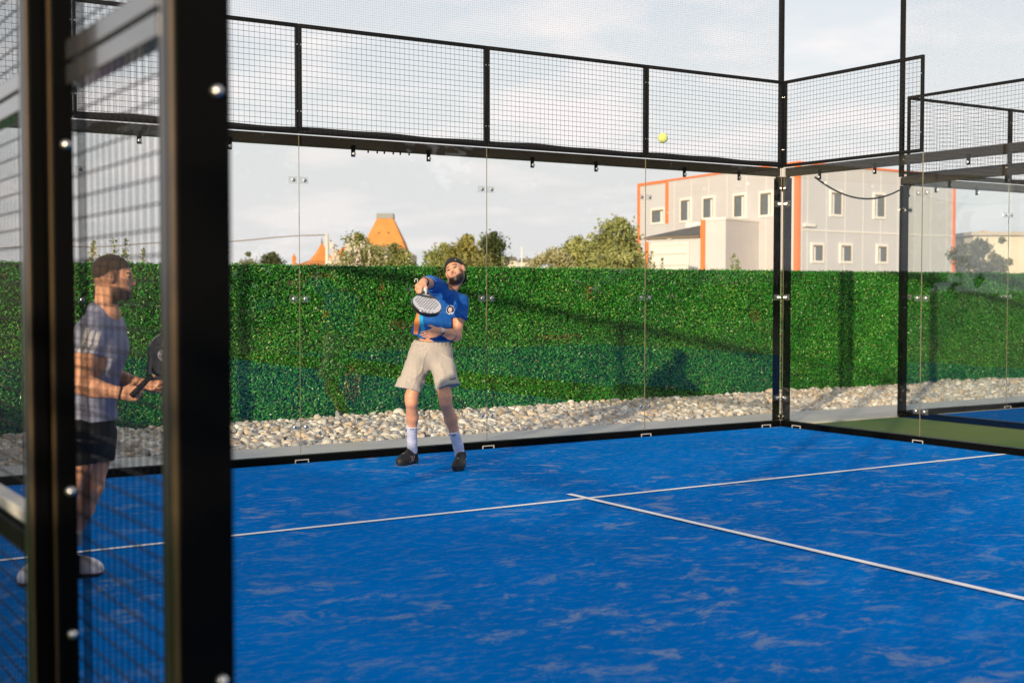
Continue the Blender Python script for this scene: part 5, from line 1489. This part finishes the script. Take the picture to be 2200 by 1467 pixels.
tree('shrub', 1010, 34, 75, 548, 600, (0.12, 0.13, 0.04), (0.36, 0.34, 0.12), 'low olive shrub behind the head of the player in blue', 4200, 0.09, clumps=20, trunk=False, cat='shrub', grp='shrubs beyond the hedge')
tree('shrub', 2095, 50, 60, 512, 590, (0.05, 0.06, 0.02), (0.16, 0.17, 0.07), 'dark bushes in front of the cream house at the right edge', 5200, 0.15, clumps=20, trunk=False, cat='shrub', grp='shrubs beyond the hedge')
tree('shrub', 2150, 48, 26, 510, 590, (0.10, 0.11, 0.03), (0.26, 0.25, 0.08), 'lighter rounded bush at the right edge', 2600, 0.14, clumps=12, trunk=False, cat='shrub', grp='shrubs beyond the hedge')
def weed(u, d, v_top, label, pale=0.3, stems=3, seed=0):
    rg = np.random.default_rng(seed); g = at(u, 600, d); zt = zat(v_top, d); r = empty('weed', (g.x, g.y, 0)); b = MB(); Cs = []
    for i in range(stems):
        x, y = rg.normal(size=2) * 0.10; top = zt * (1 - 0.10 * i) ; lx, ly = rg.normal(size=2) * 0.12
        b.tube([(x, y, 0), (x + lx * .4, y + ly * .4, top * .6), (x + lx, y + ly, top)], [0.010, 0.007, 0.003], 5)
        m_ = 150; t = rg.uniform(0.55, 1.0, m_); s_ = 0.11 * (1.15 - t)
        Cs.append(np.stack([x + lx * t + rg.normal(size=m_) * s_, y + ly * t + rg.normal(size=m_) * s_, t * top], 1))
    b.build('stem', mat('weed_stem', (0.12, 0.13, 0.05), 0.8), r)
    C = np.concatenate(Cs); V, F = leaf_quads(C, 0.055, np.array([0, 0, 0.4]), rg, asp=0.5)
    k = rg.uniform(0, 1, len(C)) < pale; col = np.tile(np.array([0.10, 0.15, 0.03]), (len(C), 1)) * rg.uniform(1.0, 2.4, (len(C), 1)); col[k] = (0.62, 0.57, 0.42)
    np_mesh('leaves', V, F, M_TLEAF, r, fcol=col); tag(r, label, 'weed', 'tall weeds behind the hedge')
for i, (u, d, v, lb, pl) in enumerate(((908, 22, 522, 'tall leafy weed behind the raised arm of the player in blue', 0.15), (885, 22, 540, 'shorter weed left of the tall leafy weed', 0.2), (925, 21, 540, 'small weed just left of the cap', 0.25),
        (176, 18, 518, 'pale flowering weed just right of the second black post', 0.6), (200, 18, 515, 'weed behind the head of the player in grey, left one', 0.5), (232, 18, 512, 'weed right above the head of the player in grey', 0.4),
        (258, 18, 510, 'tallest weed above the player in grey', 0.4), (285, 18, 530, 'small weed right of the player in grey', 0.5), (312, 18, 540, 'low weed near the widest black post', 0.5),
        (1400, 30, 540, 'weed in front of the white garage door', 0.3), (1412, 30, 555, 'low weed beside the garage door', 0.3), (1556, 30, 546, 'weed in front of the beige annex', 0.3), (1583, 30, 553, 'low weed right of the beige annex', 0.3), (1100, 32, 552, 'low pale weed above the hedge by the thin mast', 0.7), (1150, 32, 550, 'pale weed right of the thin mast', 0.7))):
    weed(u, d, v, lb, pl, 3 if i % 2 else 4, seed=i + 50)
# bushes added out of view on the near side, to shade the near posts
def shade_bush(x, y, w, h, label, n=3000, seed=3):
    rg = np.random.default_rng(seed); r = empty('bush', (x, y, 0)); C = []
    for i in range(9):
        a = rg.uniform(0, 6.28); q = rg.uniform(0, .6) * w / 2; s_ = rg.uniform(.3, .5) * h
        p = rg.normal(size=(n // 9, 3)); p /= np.linalg.norm(p, axis=1)[:, None]; p *= s_ * rg.uniform(0.3, 1, (n // 9, 1)) ** 0.5
        C.append(p + np.array([q * math.cos(a), q * math.sin(a), max(s_ * .7, h - s_ * rg.uniform(1.0, 1.5))]))
    C = np.concatenate(C); C[:, 2] = np.clip(C[:, 2], 0.05, h); V, F = leaf_quads(C, 0.16, np.array([0, 0, .5]), rg, asp=.6)
    np_mesh('foliage', V, F, M_TLEAF, r, fcol=np.array([.06, .10, .02]) * rg.uniform(.5, 1.5, (len(C), 1)))
    tag(r, label, 'bush', 'unseen bushes added for shade')
shade_bush(-6.9, -13.6, 4.2, 3.15, 'unseen bush added outside the near fence for shade, nearest the entrance')
shade_bush(-7.0, -17.2, 3.2, 2.5, 'unseen bush added outside the near fence for shade, second from the entrance', seed=8)
